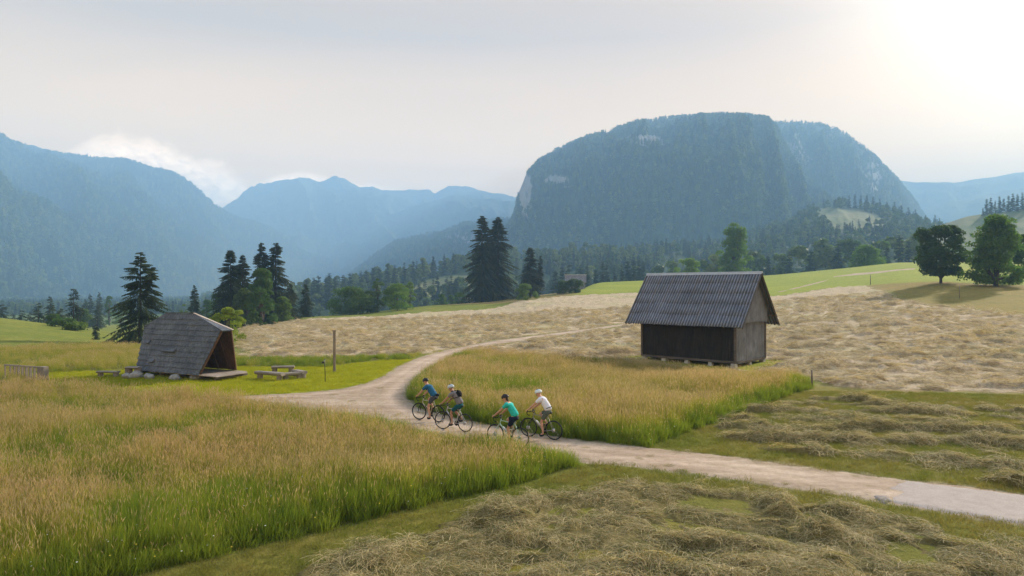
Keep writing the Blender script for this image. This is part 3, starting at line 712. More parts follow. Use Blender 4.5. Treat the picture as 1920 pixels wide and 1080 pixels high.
# local frame: x along the long wall (right end 0), y into the gable depth, z up
barn = empty('hay_barn', (BN[0], BN[1], H(*BN)), -BTH)
tag(barn, 'dark weathered timber hay barn with steep corrugated roof standing on short stone footings', 'barn')
BZ0, BZE, BZR, BE, OL, OR = .42, 2.78, 6.52, 3.09, 1.12, .86
W_dark = wood('near_black_boards', (.010, .009, .008), (.038, .029, .024), bstr=.3); W_grey = wood('silvered_boards', (.12, .122, .132), (.23, .232, .25)); W_beam = wood('old_beam', (.07, .055, .045), (.15, .125, .105), 0)  # near-black boards for both long walls, grey ones for the gables
def board_wall(x0, x1, y, ztop, axis, mat, name, rnd, gapw=.012, thick=.03, z0=BZ0, label=None):
    m = MB(); a = x0
    while a < x1-.02:
        wdt = min(rnd.uniform(.16, .25), x1-a); zt = ztop(a+wdt/2) if callable(ztop) else ztop
        zb = z0+rnd.uniform(-.035, .02); c = a+wdt/2; off = rnd.uniform(-.006, .006)
        zt2 = (ztop(a+gapw/2), ztop(a+wdt-gapw/2)) if callable(ztop) else (zt, zt)
        lo, hi = a+gapw/2, a+wdt-gapw/2
        if axis == 'x': Q = [(lo, y+off-thick/2), (hi, y+off-thick/2), (hi, y+off+thick/2), (lo, y+off+thick/2)]
        else: Q = [(y+off-thick/2, lo), (y+off-thick/2, hi), (y+off+thick/2, hi), (y+off+thick/2, lo)]
        tz = (zt2[0], zt2[1], zt2[1], zt2[0]) 
        V = [(q[0], q[1], zb) for q in Q]+[(Q[i][0], Q[i][1], tz[i]) for i in range(4)]
        m.add(V, [(0, 1, 2, 3), (7, 6, 5, 4), (0, 4, 5, 1), (1, 5, 6, 2), (2, 6, 7, 3), (3, 7, 4, 0)])
        a += wdt
    o = m.build(name, mat, barn)
    if label: o['label'] = label
    return o
rnd = random.Random(3)
slope = (BZR-BZE)/BE
def roofz(y): return BZR-abs(y-BG/2)*slope-.12
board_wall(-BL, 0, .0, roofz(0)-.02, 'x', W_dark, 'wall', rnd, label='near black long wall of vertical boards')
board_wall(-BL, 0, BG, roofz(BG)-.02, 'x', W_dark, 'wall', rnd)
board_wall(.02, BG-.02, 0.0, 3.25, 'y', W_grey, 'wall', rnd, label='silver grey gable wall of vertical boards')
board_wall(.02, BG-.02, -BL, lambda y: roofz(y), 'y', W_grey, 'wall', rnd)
# jettied upper gable boards, standing proud with a slightly scalloped lower edge
def up(y): return roofz(y)+.02
m = MB(); a = .28
while a < BG-.3:
    wdt = rnd.uniform(.15, .22); wdt = min(wdt, BG-.28-a); c = a+wdt/2
    zb = 2.98+.09*math.sin(c/BG*math.pi)+rnd.uniform(-.02, .02)
    lo, hi = a+.005, a+wdt-.005
    if up(lo) > zb and up(hi) > zb:
        V = [(.30, lo, zb), (.30, hi, zb), (.335, hi, zb), (.335, lo, zb), (.30, lo, up(lo)), (.30, hi, up(hi)), (.335, hi, up(hi)), (.335, lo, up(lo))]
        m.add(V, [(0, 1, 2, 3), (7, 6, 5, 4), (0, 4, 5, 1), (1, 5, 6, 2), (2, 6, 7, 3), (3, 7, 4, 0)])
    a += wdt
m.build('gable_panel', W_grey, barn)['label'] = 'pale upper gable boards with gently arched lower edge'
m = MB()
m.box((-BL/2, 0.02, BZ0-.06), (BL+.1, .2, .16)).box((-BL/2, BG-.02, BZ0-.06), (BL+.1, .2, .16)).box((0, BG/2, BZ0-.10), (.2, BG-.3, .15)).box((-BL, BG/2, BZ0-.10), (.2, BG-.3, .15)).box((-BL/2, BG/2, BZ0-.02), (BL-.3, BG-.3, .05))
m.build('floor_frame', W_beam, barn)
stone = simple_mat('pale_stone', (.42, .40, .37), .9, .25, 4, .1, .6)
for (x, y) in ((-.12, .1), (-.12, BG*.5), (-.12, BG-.12), (-BL*.5, .12), (-BL+.15, .12), (-BL+.15, BG-.12), (-BL*.5, BG-.12), (-BL*.25, .12), (-BL*.75, .12)):
    mm = MB(); w_ = rnd.uniform(.28, .36); zg = H(*(Vector((BN[0], BN[1], 0))+bu*(x)+bv*y).xy)-H(*BN)-.15; zt = BZ0-.142 if (x > -.2 or x < -BL+.2) and .2 < y < BG-.2 else BZ0-.142
    mm.add([(x+dx*w_*k, y+dy*w_*k, z) for z, k in ((zg, .6), (zt, .45)) for dx, dy in ((-1, -1), (1, -1), (1, 1), (-1, 1))], [(0, 3, 2, 1), (4, 5, 6, 7), (0, 1, 5, 4), (1, 2, 6, 5), (2, 3, 7, 6), (3, 0, 4, 7)])
    mm.build('footing', stone, barn, bevel=.02)
# corrugated roof: rows of sheets overlapping down the slope
t = NT('corrugated_sheet'); p = t.obj()
a_ = t.noise(t.scl(p, 1, 1, 1), .6, 7, .7); b_ = t.noise(t.scl(p, 6, 1, .6), 2.5, 7, .75); c_ = t.noise(p, 16, 4, .8)
v = t.ramp(a_, [(.3, (.075, .088, .11)), (.7, (.13, .145, .175))])
v = t.mix(1.0, v, t.ramp(b_, [(.3, (.62, .60, .60)), (.7, (1.5, 1.5, 1.55))]), 'MULTIPLY'); v = t.mix(1.0, v, t.ramp(c_, [(.3, (.7, .7, .7)), (.7, (1.3, 1.3, 1.3))]), 'MULTIPLY')
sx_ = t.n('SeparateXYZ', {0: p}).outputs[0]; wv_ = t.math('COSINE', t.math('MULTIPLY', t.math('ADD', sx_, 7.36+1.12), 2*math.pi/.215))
v = t.mix(1.0, v, t.ramp(t.math('ADD', t.math('MULTIPLY', wv_, .5), .5), [(.1, (.55, .55, .56)), (.95, (1.75, 1.75, 1.8))]), 'MULTIPLY')  # corrugation shading put into the sheet colour: light crests, dark troughs
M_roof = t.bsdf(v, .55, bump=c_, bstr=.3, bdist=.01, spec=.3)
x0, x1 = -BL-OL, OR; pitch = .215; nx = int((x1-x0)/pitch*8)
rows_ = 5; Ls = math.hypot(BE, BZR-BZE); sa, ca = (BZR-BZE)/Ls, BE/Ls
for side in (-1, 1):
    Vr = []; Fr = []; rr = random.Random(9+side)
    for r in range(rows_):
        s0, s1 = Ls*r/rows_-(.10 if r else 0), Ls*(r+1)/rows_+rr.uniform(-.01, .01); lift0, lift1 = .0+.0, .007
        o_ = len(Vr); xs = np.linspace(x0, x1, nx+1); ph = rr.uniform(-.02, .02); sag = .02*np.sin(xs*1.3+r)
        for layer in (0, 1):
            for j, (sl, lf) in enumerate(((s0, lift0), ((s0+s1)/2, (lift0+lift1)/2), (s1, lift1))):
                for x in xs:
                    h = .036*math.cos(2*math.pi*(x-x0)/pitch)+lf-(.008 if layer else 0)+.02*math.sin(x*1.3+r*.7)*(sl/Ls)
                    yy = BG/2+side*(sl*ca+h*sa); zz = BZR-sl*sa+h*ca
                    Vr.append((x, yy, zz))
        n1 = nx+1
        for layer in (0, 1):
            for j in range(2):
                q = o_+layer*3*n1+j*n1
                for k in range(nx):
                    f = (q+k, q+k+1, q+n1+k+1, q+n1+k); Fr.append(f if (layer == 0) == (side < 0) else f[::-1])
        q = o_+2*n1; q2 = o_+5*n1
        for k in range(nx): Fr.append((q+k, q+k+1, q2+k+1, q2+k))
    me = bpy.data.meshes.new('roof'); me.from_pydata(Vr, [], Fr); me.update(); me.polygons.foreach_set('use_smooth', [True]*len(me.polygons))
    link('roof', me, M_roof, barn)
m = MB(); 
m.tube([(x0-.02, BG/2, BZR+.02), (x1+.02, BG/2, BZR+.02)], .065, 8)
for side in (-1, 1): m.beam((x0, BG/2+side*.09, BZR-.045), (x1, BG/2+side*.09, BZR-.045), .16, .012, up=(0, -side*sa*-1, ca))
m.build('ridge_cap', simple_mat('zinc_cap', (.42, .43, .45), .45, .15, 3, .5, .1, .3), barn)
for side in (-1, 1):
    for xx in (x0+.05, x1-.05):
        m = MB(); m.beam((xx, BG/2+side*.02, BZR-.10), (xx, BG/2+side*(BE-.05), BZE-.04), .045, .16, up=(0, side*sa, ca)); m.build('bargeboard', W_beam, barn)
m = MB()
for k in range(9):
    xx = x0+.35+k*(x1-x0-.7)/8
    for side in (-1, 1): m.beam((xx, BG/2+side*.03, BZR-.10), (xx, BG/2+side*(BE-.08), BZE-.03), .09, .11, up=(0, side*sa, ca))
for yy, zz in ((.0, roofz(0)-.06), (BG, roofz(BG)-.06)): m.beam((x0+.1, yy, zz), (x1-.1, yy, zz), .14, .12)
m.build('rafters', W_beam, barn)
for xx, yy in ((.0, .0), (.0, BG), (-BL, 0), (-BL, BG)): MB().box((xx+(.02 if xx == 0 else -.02), yy+(-.02 if yy == 0 else .02), (BZ0+roofz(0))/2-.06), (.14, .14, roofz(0)-BZ0+.05)).build('corner_post', W_beam, barn)


# ------------------------------------------------------------------ the shingled shelter
# local frame: x along the ridge towards the open mouth, y into depth, z up
SB = (-18.45, 40.3); SR = -math.radians(26.6); SZ0, SZR, SW = .36, 3.86, 2.7
shel = empty('trekking_shelter', (SB[0], SB[1], H(*SB)), SR)
tag(shel, 'grey shingled A-frame shelter with clipped ridge ends and open dark mouth on the lawn', 'shelter')
def halfw(z): return SW/2*(SZR-z)/(SZR-SZ0)
out = [(0, SZ0), (.72, 2.90), (-2.2, SZR), (-4.77, SZR), (-6.38, 2.98), (-5.8, SZ0)]      # (x, z) outline of a roof face
def xr(z): return np.interp(z, [SZ0, 2.90, SZR], [0, .72, -2.2])
def xl(z): return np.interp(z, [SZ0, 2.98, SZR], [-5.8, -6.38, -4.77])
t = NT('weathered_shingle'); p = t.obj()
a_ = t.noise(t.scl(p, 6, 6, .4), 1.3, 6, .7); b_ = t.noise(p, .9, 5, .6); c_ = t.noise(t.scl(p, 30, 30, 3), 1.0, 4, .7)
v = t.ramp(a_, [(.3, (.055, .064, .080)), (.7, (.14, .155, .18))]); v = t.mix(1.0, v, t.ramp(b_, [(.3, (.70, .70, .74)), (.7, (1.35, 1.32, 1.28))]), 'MULTIPLY')
v = t.mix(1.0, v, t.ramp(c_, [(.3, (.7, .7, .7)), (.7, (1.25, 1.25, 1.25))]), 'MULTIPLY')
M_shing = t.bsdf(v, .8, bump=t.math('ADD', a_, c_), bstr=.6, bdist=.015, spec=.25)
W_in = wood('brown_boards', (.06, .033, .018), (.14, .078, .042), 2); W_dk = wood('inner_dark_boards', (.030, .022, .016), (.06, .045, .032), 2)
W_plank = wood('deck_plank', (.22, .18, .15), (.38, .32, .27), 1)
rs_ = random.Random(5); Lr = math.hypot(SW/2, SZR-SZ0); nys, nzs_ = -(SZR-SZ0)/Lr, (SW/2)/Lr
for side in (0, 1):
    m = MB(); nrow = 11
    for r in range(nrow):
        za = SZ0+(SZR-SZ0)*r/nrow-.05; zb = SZ0+(SZR-SZ0)*(r+1)/nrow+.03; zb = min(zb, SZR+.01)
        x = xl(max(za, SZ0)); xe = xr(max(za, SZ0)); xs_ = x
        while xs_ < xe-.01:
            w_ = min(rs_.uniform(.13, .26), xe-xs_); q0, q1 = xs_+.004, xs_+w_-.004; dz = rs_.uniform(-.02, .02)
            za_ = za+dz; lo, hi = .055+rs_.uniform(0, .012), .015
            pts = []
            for (xx, zz, off) in ((q0, za_, lo), (q1, za_, lo), (q1, zb, hi), (q0, zb, hi)):
                xx = min(max(xx, xl(zz)), xr(zz)); hw = halfw(zz)
                yy = (SW/2-hw+nys*off) if side == 0 else (SW/2+hw-nys*off)
                pts.append((xx, yy, zz+nzs_*off))
            inn = [(a[0], a[1]-(nys if side == 0 else -nys)*.02, a[2]-nzs_*.02) for a in pts]
            m.add(pts+inn, [(0, 1, 2, 3), (7, 6, 5, 4), (0, 4, 5, 1), (1, 5, 6, 2), (2, 6, 7, 3), (3, 7, 4, 0)])
            xs_ += w_
    m.build('roof', M_shing, shel)
    # solid boarding under the shingles
    V_ = []; Zs = [SZ0, 2.90, 2.98, SZR]
    for off in (0, .05):
        for zz in Zs:
            for xx in (xl(zz)+.03, xr(zz)-.03):
                hw = halfw(zz)-off/abs(nys)*1.0; hw = max(hw, .001); V_.append((xx, SW/2-hw if side == 0 else SW/2+hw, zz))
    n_ = len(Zs); Fs_ = []
    for l_ in (0, 1):
        for j in range(n_-1): a0 = l_*2*n_+2*j; Fs_.append((a0, a0+1, a0+3, a0+2))
    for e_ in (0, 1):
        for j in range(n_-1): a0 = 2*j+e_; Fs_.append((a0, a0+2, a0+2+2*n_, a0+2*n_))
    Fs_.append((0, 1, 1+2*n_, 2*n_))
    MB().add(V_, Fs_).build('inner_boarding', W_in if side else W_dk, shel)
# small clipped hips at both ends of the ridge
for (xa, xb, zb_) in ((-2.2, .72, 2.90), (-4.77, -6.38, 2.98)):
    sgn = 1 if xb > xa else -1; hw = halfw(zb_); m = MB()
    A = Vector((xa, SW/2, SZR+.03)); B1 = Vector((xb+.06*sgn, SW/2-hw-.03, zb_+.03)); B2 = Vector((xb+.06*sgn, SW/2+hw+.03, zb_+.03)); th = Vector((-.02*sgn, 0, -.06))
    m.add([A, B1, B2, A+th, B1+th, B2+th], [(0, 1, 2), (5, 4, 3), (0, 3, 4, 1), (1, 4, 5, 2), (2, 5, 3, 0)])
    m.build('hip', M_shing, shel)
# pale edge board along the sloping mouth rim
m = MB(); m.beam((-2.2, SW/2+.02, SZR+.05), (.80, SW/2+halfw(2.9)+.02, 2.93), .16, .03); m.build('edge_board', wood('pale_edge', (.38, .32, .26), (.5, .44, .38), 0), shel)
m = MB(); m.beam((-2.2, SW/2, SZR+.06), (-4.77, SW/2, SZR+.06), .14, .03); m.build('ridge_board', wood('dark_ridge', (.06, .045, .04), (.10, .085, .075), 0), shel)
# rim boards of the mouth (slanting uprights) and plank frames inside
for side in (0, 1):
    yb = 0.03 if side == 0 else SW-.03; yt = SW/2-halfw(2.9)+.03 if side == 0 else SW/2+halfw(2.9)-.03
    m = MB(); m.beam((.02, yb, SZ0), (.72, yt, 2.9), .05, .12); m.build('rim_board', W_in, shel)
for xo in (-.55, -1.5, -2.5, -3.6, -4.7):
    m = MB()
    for side in (0, 1):
        zt_ = min(SZR, np.interp(xo, [-6.38, -4.77, -2.2, .72], [2.98, SZR, SZR, 2.9]))-.18; hb, ht_ = halfw(SZ0)-.09, max(halfw(zt_)-.09, .03)
        m.beam((xo, SW/2-hb if side == 0 else SW/2+hb, SZ0), (xo, SW/2-ht_ if side == 0 else SW/2+ht_, zt_), .09, .07, up=(0, 1, 0))
    m.build('frame', W_in, shel)
# back closed with boards
m = MB(); V_ = [(-5.6, SW/2-halfw(SZ0)+.08, SZ0), (-5.6, SW/2+halfw(SZ0)-.08, SZ0), (-5.9, SW/2+halfw(2.9)-.05, 2.95), (-5.9, SW/2-halfw(2.9)+.05, 2.95)]
m.add(V_+[(a-.04, b, c) for a, b, c in V_], [(0, 1, 2, 3), (7, 6, 5, 4), (0, 4, 5, 1), (1, 5, 6, 2), (2, 6, 7, 3), (3, 7, 4, 0)]); m.build('back_wall', W_dk, shel)
# deck of planks
m = MB(); y_ = .02
while y_ < SW-.1:
    xe = 1.42 if y_ < 2.2 else .9
    m.box(((xe-5.75)/2, y_+.07, SZ0-.07+rs_.uniform(-.004, .004)), (xe+5.75, .132, .045)); y_ += .142
m.build('deck', W_plank, shel)
m = MB()
for xx in (-5.5, -3.6, -1.8, -.1, 1.2): m.box((xx, SW/2-.1, SZ0-.165), (.14, SW-.35, .14))
m.build('deck_joists', W_beam, shel)
# three little hooded vents on the near roof face
def on_roof(px, py):
    d = Vector(((px-CX)/F, 1, -(py-CY)/F)); o_ = Vector((0, 0, CAMH)); Mi = Matrix.Translation(shel.location) @ Matrix.Rotation(SR, 4, 'Z'); Mi.invert()
    ol = Mi @ o_; dl = Mi.to_3x3() @ d
    n_ = Vector((0, nys, nzs_)); k = n_.dot(Vector((0, 0, SZ0))-ol)/n_.dot(dl); return ol+dl*k
for px, py, w_ in ((280.5, 641, .30), (319, 657, 1.15), (287, 677, .42)):
    c = on_roof(px, py); m = MB(); nn = Vector((0, nys, nzs_)); ux = Vector((1, 0, 0)); dn = Vector((0, -nzs_, nys))
    P_ = [c+ux*i*w_/2+dn*j*.12+nn*k for k, j in ((.04, -1), (.04, 1), (.20, 1), (.10, -1)) for i in (-1, 1)]
    m.add(P_, [(0, 1, 3, 2), (2, 3, 5, 4), (4, 5, 7, 6), (6, 7, 1, 0), (0, 2, 4, 6), (1, 7, 5, 3)]); m.build('roof_vent', M_shing, shel)

# ------------------------------------------------------------------ boulders, benches, posts, rack
def blob(name, loc, r, mat, seed, sq=(1, 1, .8), sub=3, amp=.18):
    bm = bmesh.new(); bmesh.ops.create_icosphere(bm, subdivisions=sub, radius=1)
    from mathutils import noise as mn
    for v in bm.verts:
        n_ = mn.noise(v.co*1.3+Vector((seed*7.1, 3, 1)))*amp*2+mn.noise(v.co*3+Vector((seed, 9, 2)))*amp*.6
        v.co = v.co*(1+n_); v.co = Vector((v.co.x*r*sq[0], v.co.y*r*sq[1], v.co.z*r*sq[2]))
    me = bpy.data.meshes.new(name); bm.to_mesh(me); bm.free(); me.polygons.foreach_set('use_smooth', [True]*len(me.polygons))
    o = link(name, me, mat); o.location = loc; return o
M_bould = simple_mat('white_boulder', (.27, .26, .25), .85, .3, 5, .2, .5)
for px, py, D_, r, lab in ((238, 709, 41.2, .25, 'pale boulder leftmost, under the left end of the low bench at the shelter'), (255, 706, 41.3, .34, 'largest pale boulder at the left front corner of the shelter'),
        (280, 710, 40.9, .26, 'rounded pale boulder under the near shelter eave, second from the left corner'), (328, 711, 40.6, .27, 'pale boulder with a dark notch below the middle of the shelter eave'), (366, 707, 40.9, .27, 'flat pale boulder below the right end of the shelter eave')):
    x, y = atD(px, D_); o = blob('boulder', (x, y, H(x, y)+r*.45), r, M_bould, px, (1.15, 1, .85) if px != 366 else (1.3, 1, .55)); tag(o, lab, 'boulder', 'boulders under the shelter')
W_bench = wood('bench_wood', (.18, .155, .135), (.31, .275, .24), 0); W_log = wood('log_wood', (.15, .125, .105), (.27, .235, .20), 2)
def bench(px0, px1, pyc, D_, h, wdt, th, label, rz=None, group=None, legs='stump', name='bench'):
    x0_, y0_ = atD(px0, D_); x1_, y1_ = atD(px1, D_+(rz or 0)); L = math.hypot(x1_-x0_, y1_-y0_); cx_, cy_ = (x0_+x1_)/2, (y0_+y1_)/2
    b = empty(name, (cx_, cy_, H(cx_, cy_)), math.atan2(y1_-y0_, x1_-x0_)); tag(b, label, 'bench', group)
    m = MB(); m.tube([(-L/2, 0, h-th/2), (-L/6, .01, h-th/2+.01), (L/5, -.01, h-th/2), (L/2, 0, h-th/2+.01)], wdt/2, 10)
    m.V = [(x, y, (z-(h-th/2))*th/wdt*1.6+h-th/2 if z < h-th/2 else min(z, h)) for x, y, z in m.V]; m.build('seat', W_bench, b)
    for k in (-1, 1):
        m = MB(); 
        if legs == 'stump': m.tube([(k*L*.36, 0, -.08), (k*L*.36, 0, h-th*.7)], [wdt*.42, wdt*.38], 10)
        else: m.box((k*L*.36, 0, (h-th)/2-.03), (.09, wdt*.8, h-th+.08))
        m.build('leg', W_log, b)
    return b
bench(183, 223, 699, 41.9, .36, .42, .10, 'weathered plank bench standing alone left of the shelter')
bench(238, 262, 692, 42.0, .62, .55, .10, 'low plank bench resting on boulders against the left shelter corner')
GB = 'log benches round the fire place'
bench(481, 531, 700, 41.2, .46, .42, .16, 'longest front left log bench of the fire place group', -.9, GB)
bench(509, 552, 694, 43.3, .50, .42, .12, 'back log bench of the fire place group with the lightest top', .3, GB)
bench(553, 571, 698, 42.0, .44, .42, .16, 'short right log bench of the fire place group, seen nearly end on', -.8, GB)
bench(531, 566, 706, 40.6, .40, .40, .16, 'front right log bench of the fire place group, closest to the gravel road', .7, GB)
x, y = atD(627, 44.4); o = empty('wooden_post', (x, y, H(x, y)), .2); tag(o, 'tall square grey wooden post standing on the lawn beside the gravel road', 'post')
MB().box((0, 0, 1.30), (.17, .17, 2.70)).build('shaft', W_log, o, bevel=.01); MB().box((-.01, 0, 2.68), (.25, .22, .07)).build('cap', W_log, o)
x, y = atD(610, 39.6); o = empty('thin_post', (x, y, H(x, y)), 0); tag(o, 'thin dark metal post with a small black box near its top on the lawn', 'post')
M_blk = simple_mat('black_metal', (.02, .02, .022), .5, .2, 8, .4); M_gry = simple_mat('grey_metal', (.25, .26, .27), .5, .2, 8, .4)
MB().tube([(0, 0, -.1), (-.02, 0, .7), (-.05, 0, 1.36)], .022, 8).build('shaft', M_blk, o, True)
MB().box((-.12, 0, 1.14), (.15, .12, .12)).build('box', M_blk, o, bevel=.01); MB().box((-.04, -.03, 1.22), (.07, .05, .13)).build('bracket', M_gry, o); MB().tube([(-.05, 0, 1.28), (.12, 0, 1.30)], .012, 6).build('arm', M_gry, o)
# wooden bicycle rack, half hidden in the grass on the left
xa, ya = atD(9, 41.0); xb, yb = atD(83, 39.6); L = math.hypot(xb-xa, yb-ya)
rk = empty('bicycle_rack', ((xa+xb)/2, (ya+yb)/2, H((xa+xb)/2, (ya+yb)/2)), math.atan2(yb-ya, xb-xa)); tag(rk, 'low wooden bicycle rack of slatted frames rising from the tall grass at the left edge', 'bicycle rack')
MB().beam((-L/2, 0, .84), (L/2, 0, .84), .09, .06).build('top_rail', W_bench, rk); MB().beam((-L/2, .25, .06), (L/2, .25, .06), .09, .06).build('bottom_rail', W_bench, rk)
for fx in (0, .13, .24, .34, .45, .55, .65, .76):
    m = MB(); X_ = -L/2+.04+fx*(L-.1); m.box((X_, 0, .42), (.05, .07, .84)); m.box((X_+.06, .25, .40), (.05, .07, .80)); m.beam((X_, 0, .80), (X_+.06, .25, .78), .05, .05); m.build('frame', W_log, rk)
MB().box((L/2-.28, .1, .44), (.52, .34, .84)).build('end_box', W_log, rk, bevel=.01)
# fence stakes
for px, D_, h, r, lab, in ((1522, 37.6, .95, .055, 'short round fence stake at the corner of the tall grass'), (1799, 101, 1.9, .06, 'lone thin stake at the edge of the shaded meadow below the right trees'), (1632, 148, 2.2, .08, 'tiny stake at the upper tip of the hay field near the track')):
    x, y = atD(px, D_); z = H(x, y); o = MB().tube([(0, 0, -.1), (.01, 0, h*.6), (0, .01, h)], [r, r*.95, r*.8], 8).build('fence_stake', W_log, None, True); o.location = (x, y, z); tag(o, lab, 'stake', 'fence stakes')
# ------------------------------------------------------------------ trees
def needle(name, c1, c2): 
    t = NT(name); p = t.pos(); n = t.noise(p, .8, 4, .6); r = t.n('ObjectInfo').outputs['Random']
    c = t.ramp(n, [(.3, c1), (.7, c2)]); c = t.mix(1.0, c, t.ramp(r, [(0, (.75, .8, .85)), (1, (1.25, 1.15, 1.0))]), 'MULTIPLY')
    return t.bsdf(c, .75, transl=.22, spec=.15)
def leafm(name, c1, c2, tr=.4):
    t = NT(name); p = t.pos(); n = t.noise(p, .9, 5, .65); r = t.n('ObjectInfo').outputs['Random']
    c = t.ramp(n, [(.3, c1), (.7, c2)]); c = t.mix(1.0, c, t.ramp(r, [(0, (.75, .85, .8)), (.5, (1, 1, 1)), (1, (1.35, 1.2, .9))]), 'MULTIPLY')
    tc = t.mix(1.0, c, (1.15, 1.5, .7, 1), 'MULTIPLY')
    return t.bsdf(c, .65, transl=tr, spec=.2, tcol=tc)
M_bark = simple_mat('bark', (.07, .055, .042), .9, .3, 3, .1, .6)
M_ndl = needle('spruce_needles', (0.0243, 0.0405, 0.0189), (0.0607, 0.0837, 0.0324)); M_ndl2 = needle('spruce_needles_dark', (0.0243, 0.0378, 0.0175), (0.0567, 0.0729, 0.0311))
M_leaf = leafm('leaves_dark', (0.0338, 0.0607, 0.0162), (0.0810, 0.1148, 0.0297)); M_leafb = leafm('leaves_bright', (0.0945, 0.1418, 0.0243), (0.2025, 0.2362, 0.0405), .5); M_leafm = leafm('leaves_mid', (0.0486, 0.0891, 0.0243), (0.1013, 0.1485, 0.0351), .45)

M_leafp = leafm('leaves_fresh', (0.0607, 0.1148, 0.0243), (0.1350, 0.1958, 0.0405), .5)
def conifer_data(h, R, seed, dz=.38, nb=9, z0f=.04, droop=.28, K=6, tw=.24, twins=None, sparse=0.0, power=.68):
    rg = np.random.default_rng(seed); tops = [(0, 0, h, R, z0f*h)]
    if twins: tops += twins
    Q = []; trunks = []
    for (ox, oy, hh, RR, zs) in tops:
        base = (0, 0, max(zs-.3, -.3)) if (ox or oy) else (0, 0, -.4)
        trunks.append(([base, (ox*.8, oy*.8, zs+(hh-zs)*.3), (ox, oy, hh*.97)], [.028*h if not (ox or oy) else .014*h, .016*h, .02]))
        z = zs
        while z < hh-.12:
            f = (z-zs)/(hh-zs); r0 = RR*(1-f)**power*(.82+.18*math.sin(z*2.1+seed))+.10
            n = nb if f < .75 else max(4, nb-2)
            for b in range(n):
                if rg.random() < sparse*(1-f): continue
                a = rg.random()*6.283; L = r0*(.80+.40*rg.random()); d = np.array([math.cos(a), math.sin(a), 0]); sd = np.array([-d[1], d[0], 0])
                up0 = .35 if f > .7 else (.05 if f > .4 else -.05); zz = z+rg.uniform(-.5, .5)*dz
                def P(s): return np.array([ox*(.85+.15*f)+d[0]*L*s, oy*(.85+.15*f)+d[1]*L*s, zz+L*(up0*s-droop*s*s*1.6+ .30*droop*s**4)])
                kk = max(2, int(K*min(1, L/1.2)))
                ss = np.linspace(.15, 1, kk+1)
                for i in range(kk):
                    p0, p1 = P(ss[i]), P(ss[i+1]); tl = (.42*L*(1-ss[i])+.16)*(.8+.4*rg.random()); tl = min(tl, .9)
                    wq = tw*(.7+.6*rg.random())
                    Q.append([p0-sd*wq*.6, p1-sd*wq*.3, p1+sd*wq*.3, p0+sd*wq*.6])
                    for sgn in (-1, 1):
                        dirv = sd*sgn*.8+d*.55+np.array([0, 0, -.30-.35*rg.random()]); e = p0+dirv*tl
                        wv = d*wq
                        Q.append([p0-wv*.4, e-wv*.25, e+wv*.35, p0+wv*.6])
            z += dz*(.75+.5*rg.random())*(1 if f < .8 else .7)
    V = np.array(Q).reshape(-1, 3); return V, np.arange(len(V)).reshape(-1, 4), trunks

def crown_data(h, R, seed, n=5000, ls=.16, z0=.25, nbl=26, shape='round', lump=.34, sx=1.0):
    """leaf faces on the shells of many small leaf masses filling an uneven crown"""
    rg = np.random.default_rng(seed); C = []; zb_, zt_ = z0*h, h
    def wz(t):
        if shape == 'tall': return (min(1, .62+t/.3))*(1-max(0, t-.25)/.75*.55)*(1 if t < .9 else (1-(t-.9)/.1*.6))
        if shape == 'flat': return math.sqrt(max(0, 1-(2*t-1)**2))**.55 if t > .5 else .72+.28*math.sin(math.pi*t)
        if z0 < .06: return math.sqrt(max(0, 1-t*t))**.8*(1 if t > .12 else .9)
        return math.sqrt(max(0, 1-(2*t-1)**2))**.7
    ph = rg.random(4)*6.28
    while len(C) < nbl:
        t = rg.random(); a = rg.random()*6.283; br = R*lump*(.55+.7*rg.random())
        rmax = max(R*wz(t)*(1+.13*math.sin(2*a+ph[0])+.09*math.sin(3*a+5*t+ph[1]))-br*.75, 0); r = rmax*rg.random()**.35
        zt = zb_+t*(zt_-zb_); zt = min(max(zt, zb_+br*.5), zt_-br*.8)
        if rg.random() > .35+wz(t): continue
        C.append((r*math.cos(a)*sx, r*math.sin(a), zt, br))
    C[0] = (0, 0, zt_-C[0][3]*.8, C[0][3])
    C = np.array(C); k = rg.choice(len(C), n, p=(C[:, 3]**2)/np.sum(C[:, 3]**2))
    v = rg.normal(0, 1, (n, 3)); v /= np.linalg.norm(v, axis=1)[:, None]; v[:, 2] = np.where(v[:, 2] < -.5, -v[:, 2]*.6, v[:, 2])
    rr = C[k, 3]*(.5+.55*rg.random(n)**.5)
    c = C[k, :3]+v*rr[:, None]*np.array([1, 1, .85])
    nrm = v+rg.normal(0, .55, (n, 3)); nrm /= np.linalg.norm(nrm, axis=1)[:, None]
    a = np.cross(nrm, rg.normal(0, 1, (n, 3))); a /= np.linalg.norm(a, axis=1)[:, None]; b = np.cross(nrm, a)
    s = (ls*(.6+.8*rg.random(n)))[:, None]
    V = np.stack([c-a*s, c-b*s*.6, c+a*s, c+b*s*.6], 1).reshape(-1, 3); V[:, 2] = np.maximum(V[:, 2], .03)
    zf = max(z0*h, .12*h)
    limbs = [([(0, 0, -.3), (0, 0, zf*.7), (C[i, 0]*.3, C[i, 1]*.3, zf+.25*max(C[i, 2]-zf, 0)), tuple(np.array(C[i, :3])*[.75, .75, .92])], [.026*h, .022*h, .012*h, .003*h]) for i in range(0, len(C), max(1, len(C)//9))]
    return V, np.arange(n*4).reshape(-1, 4), limbs

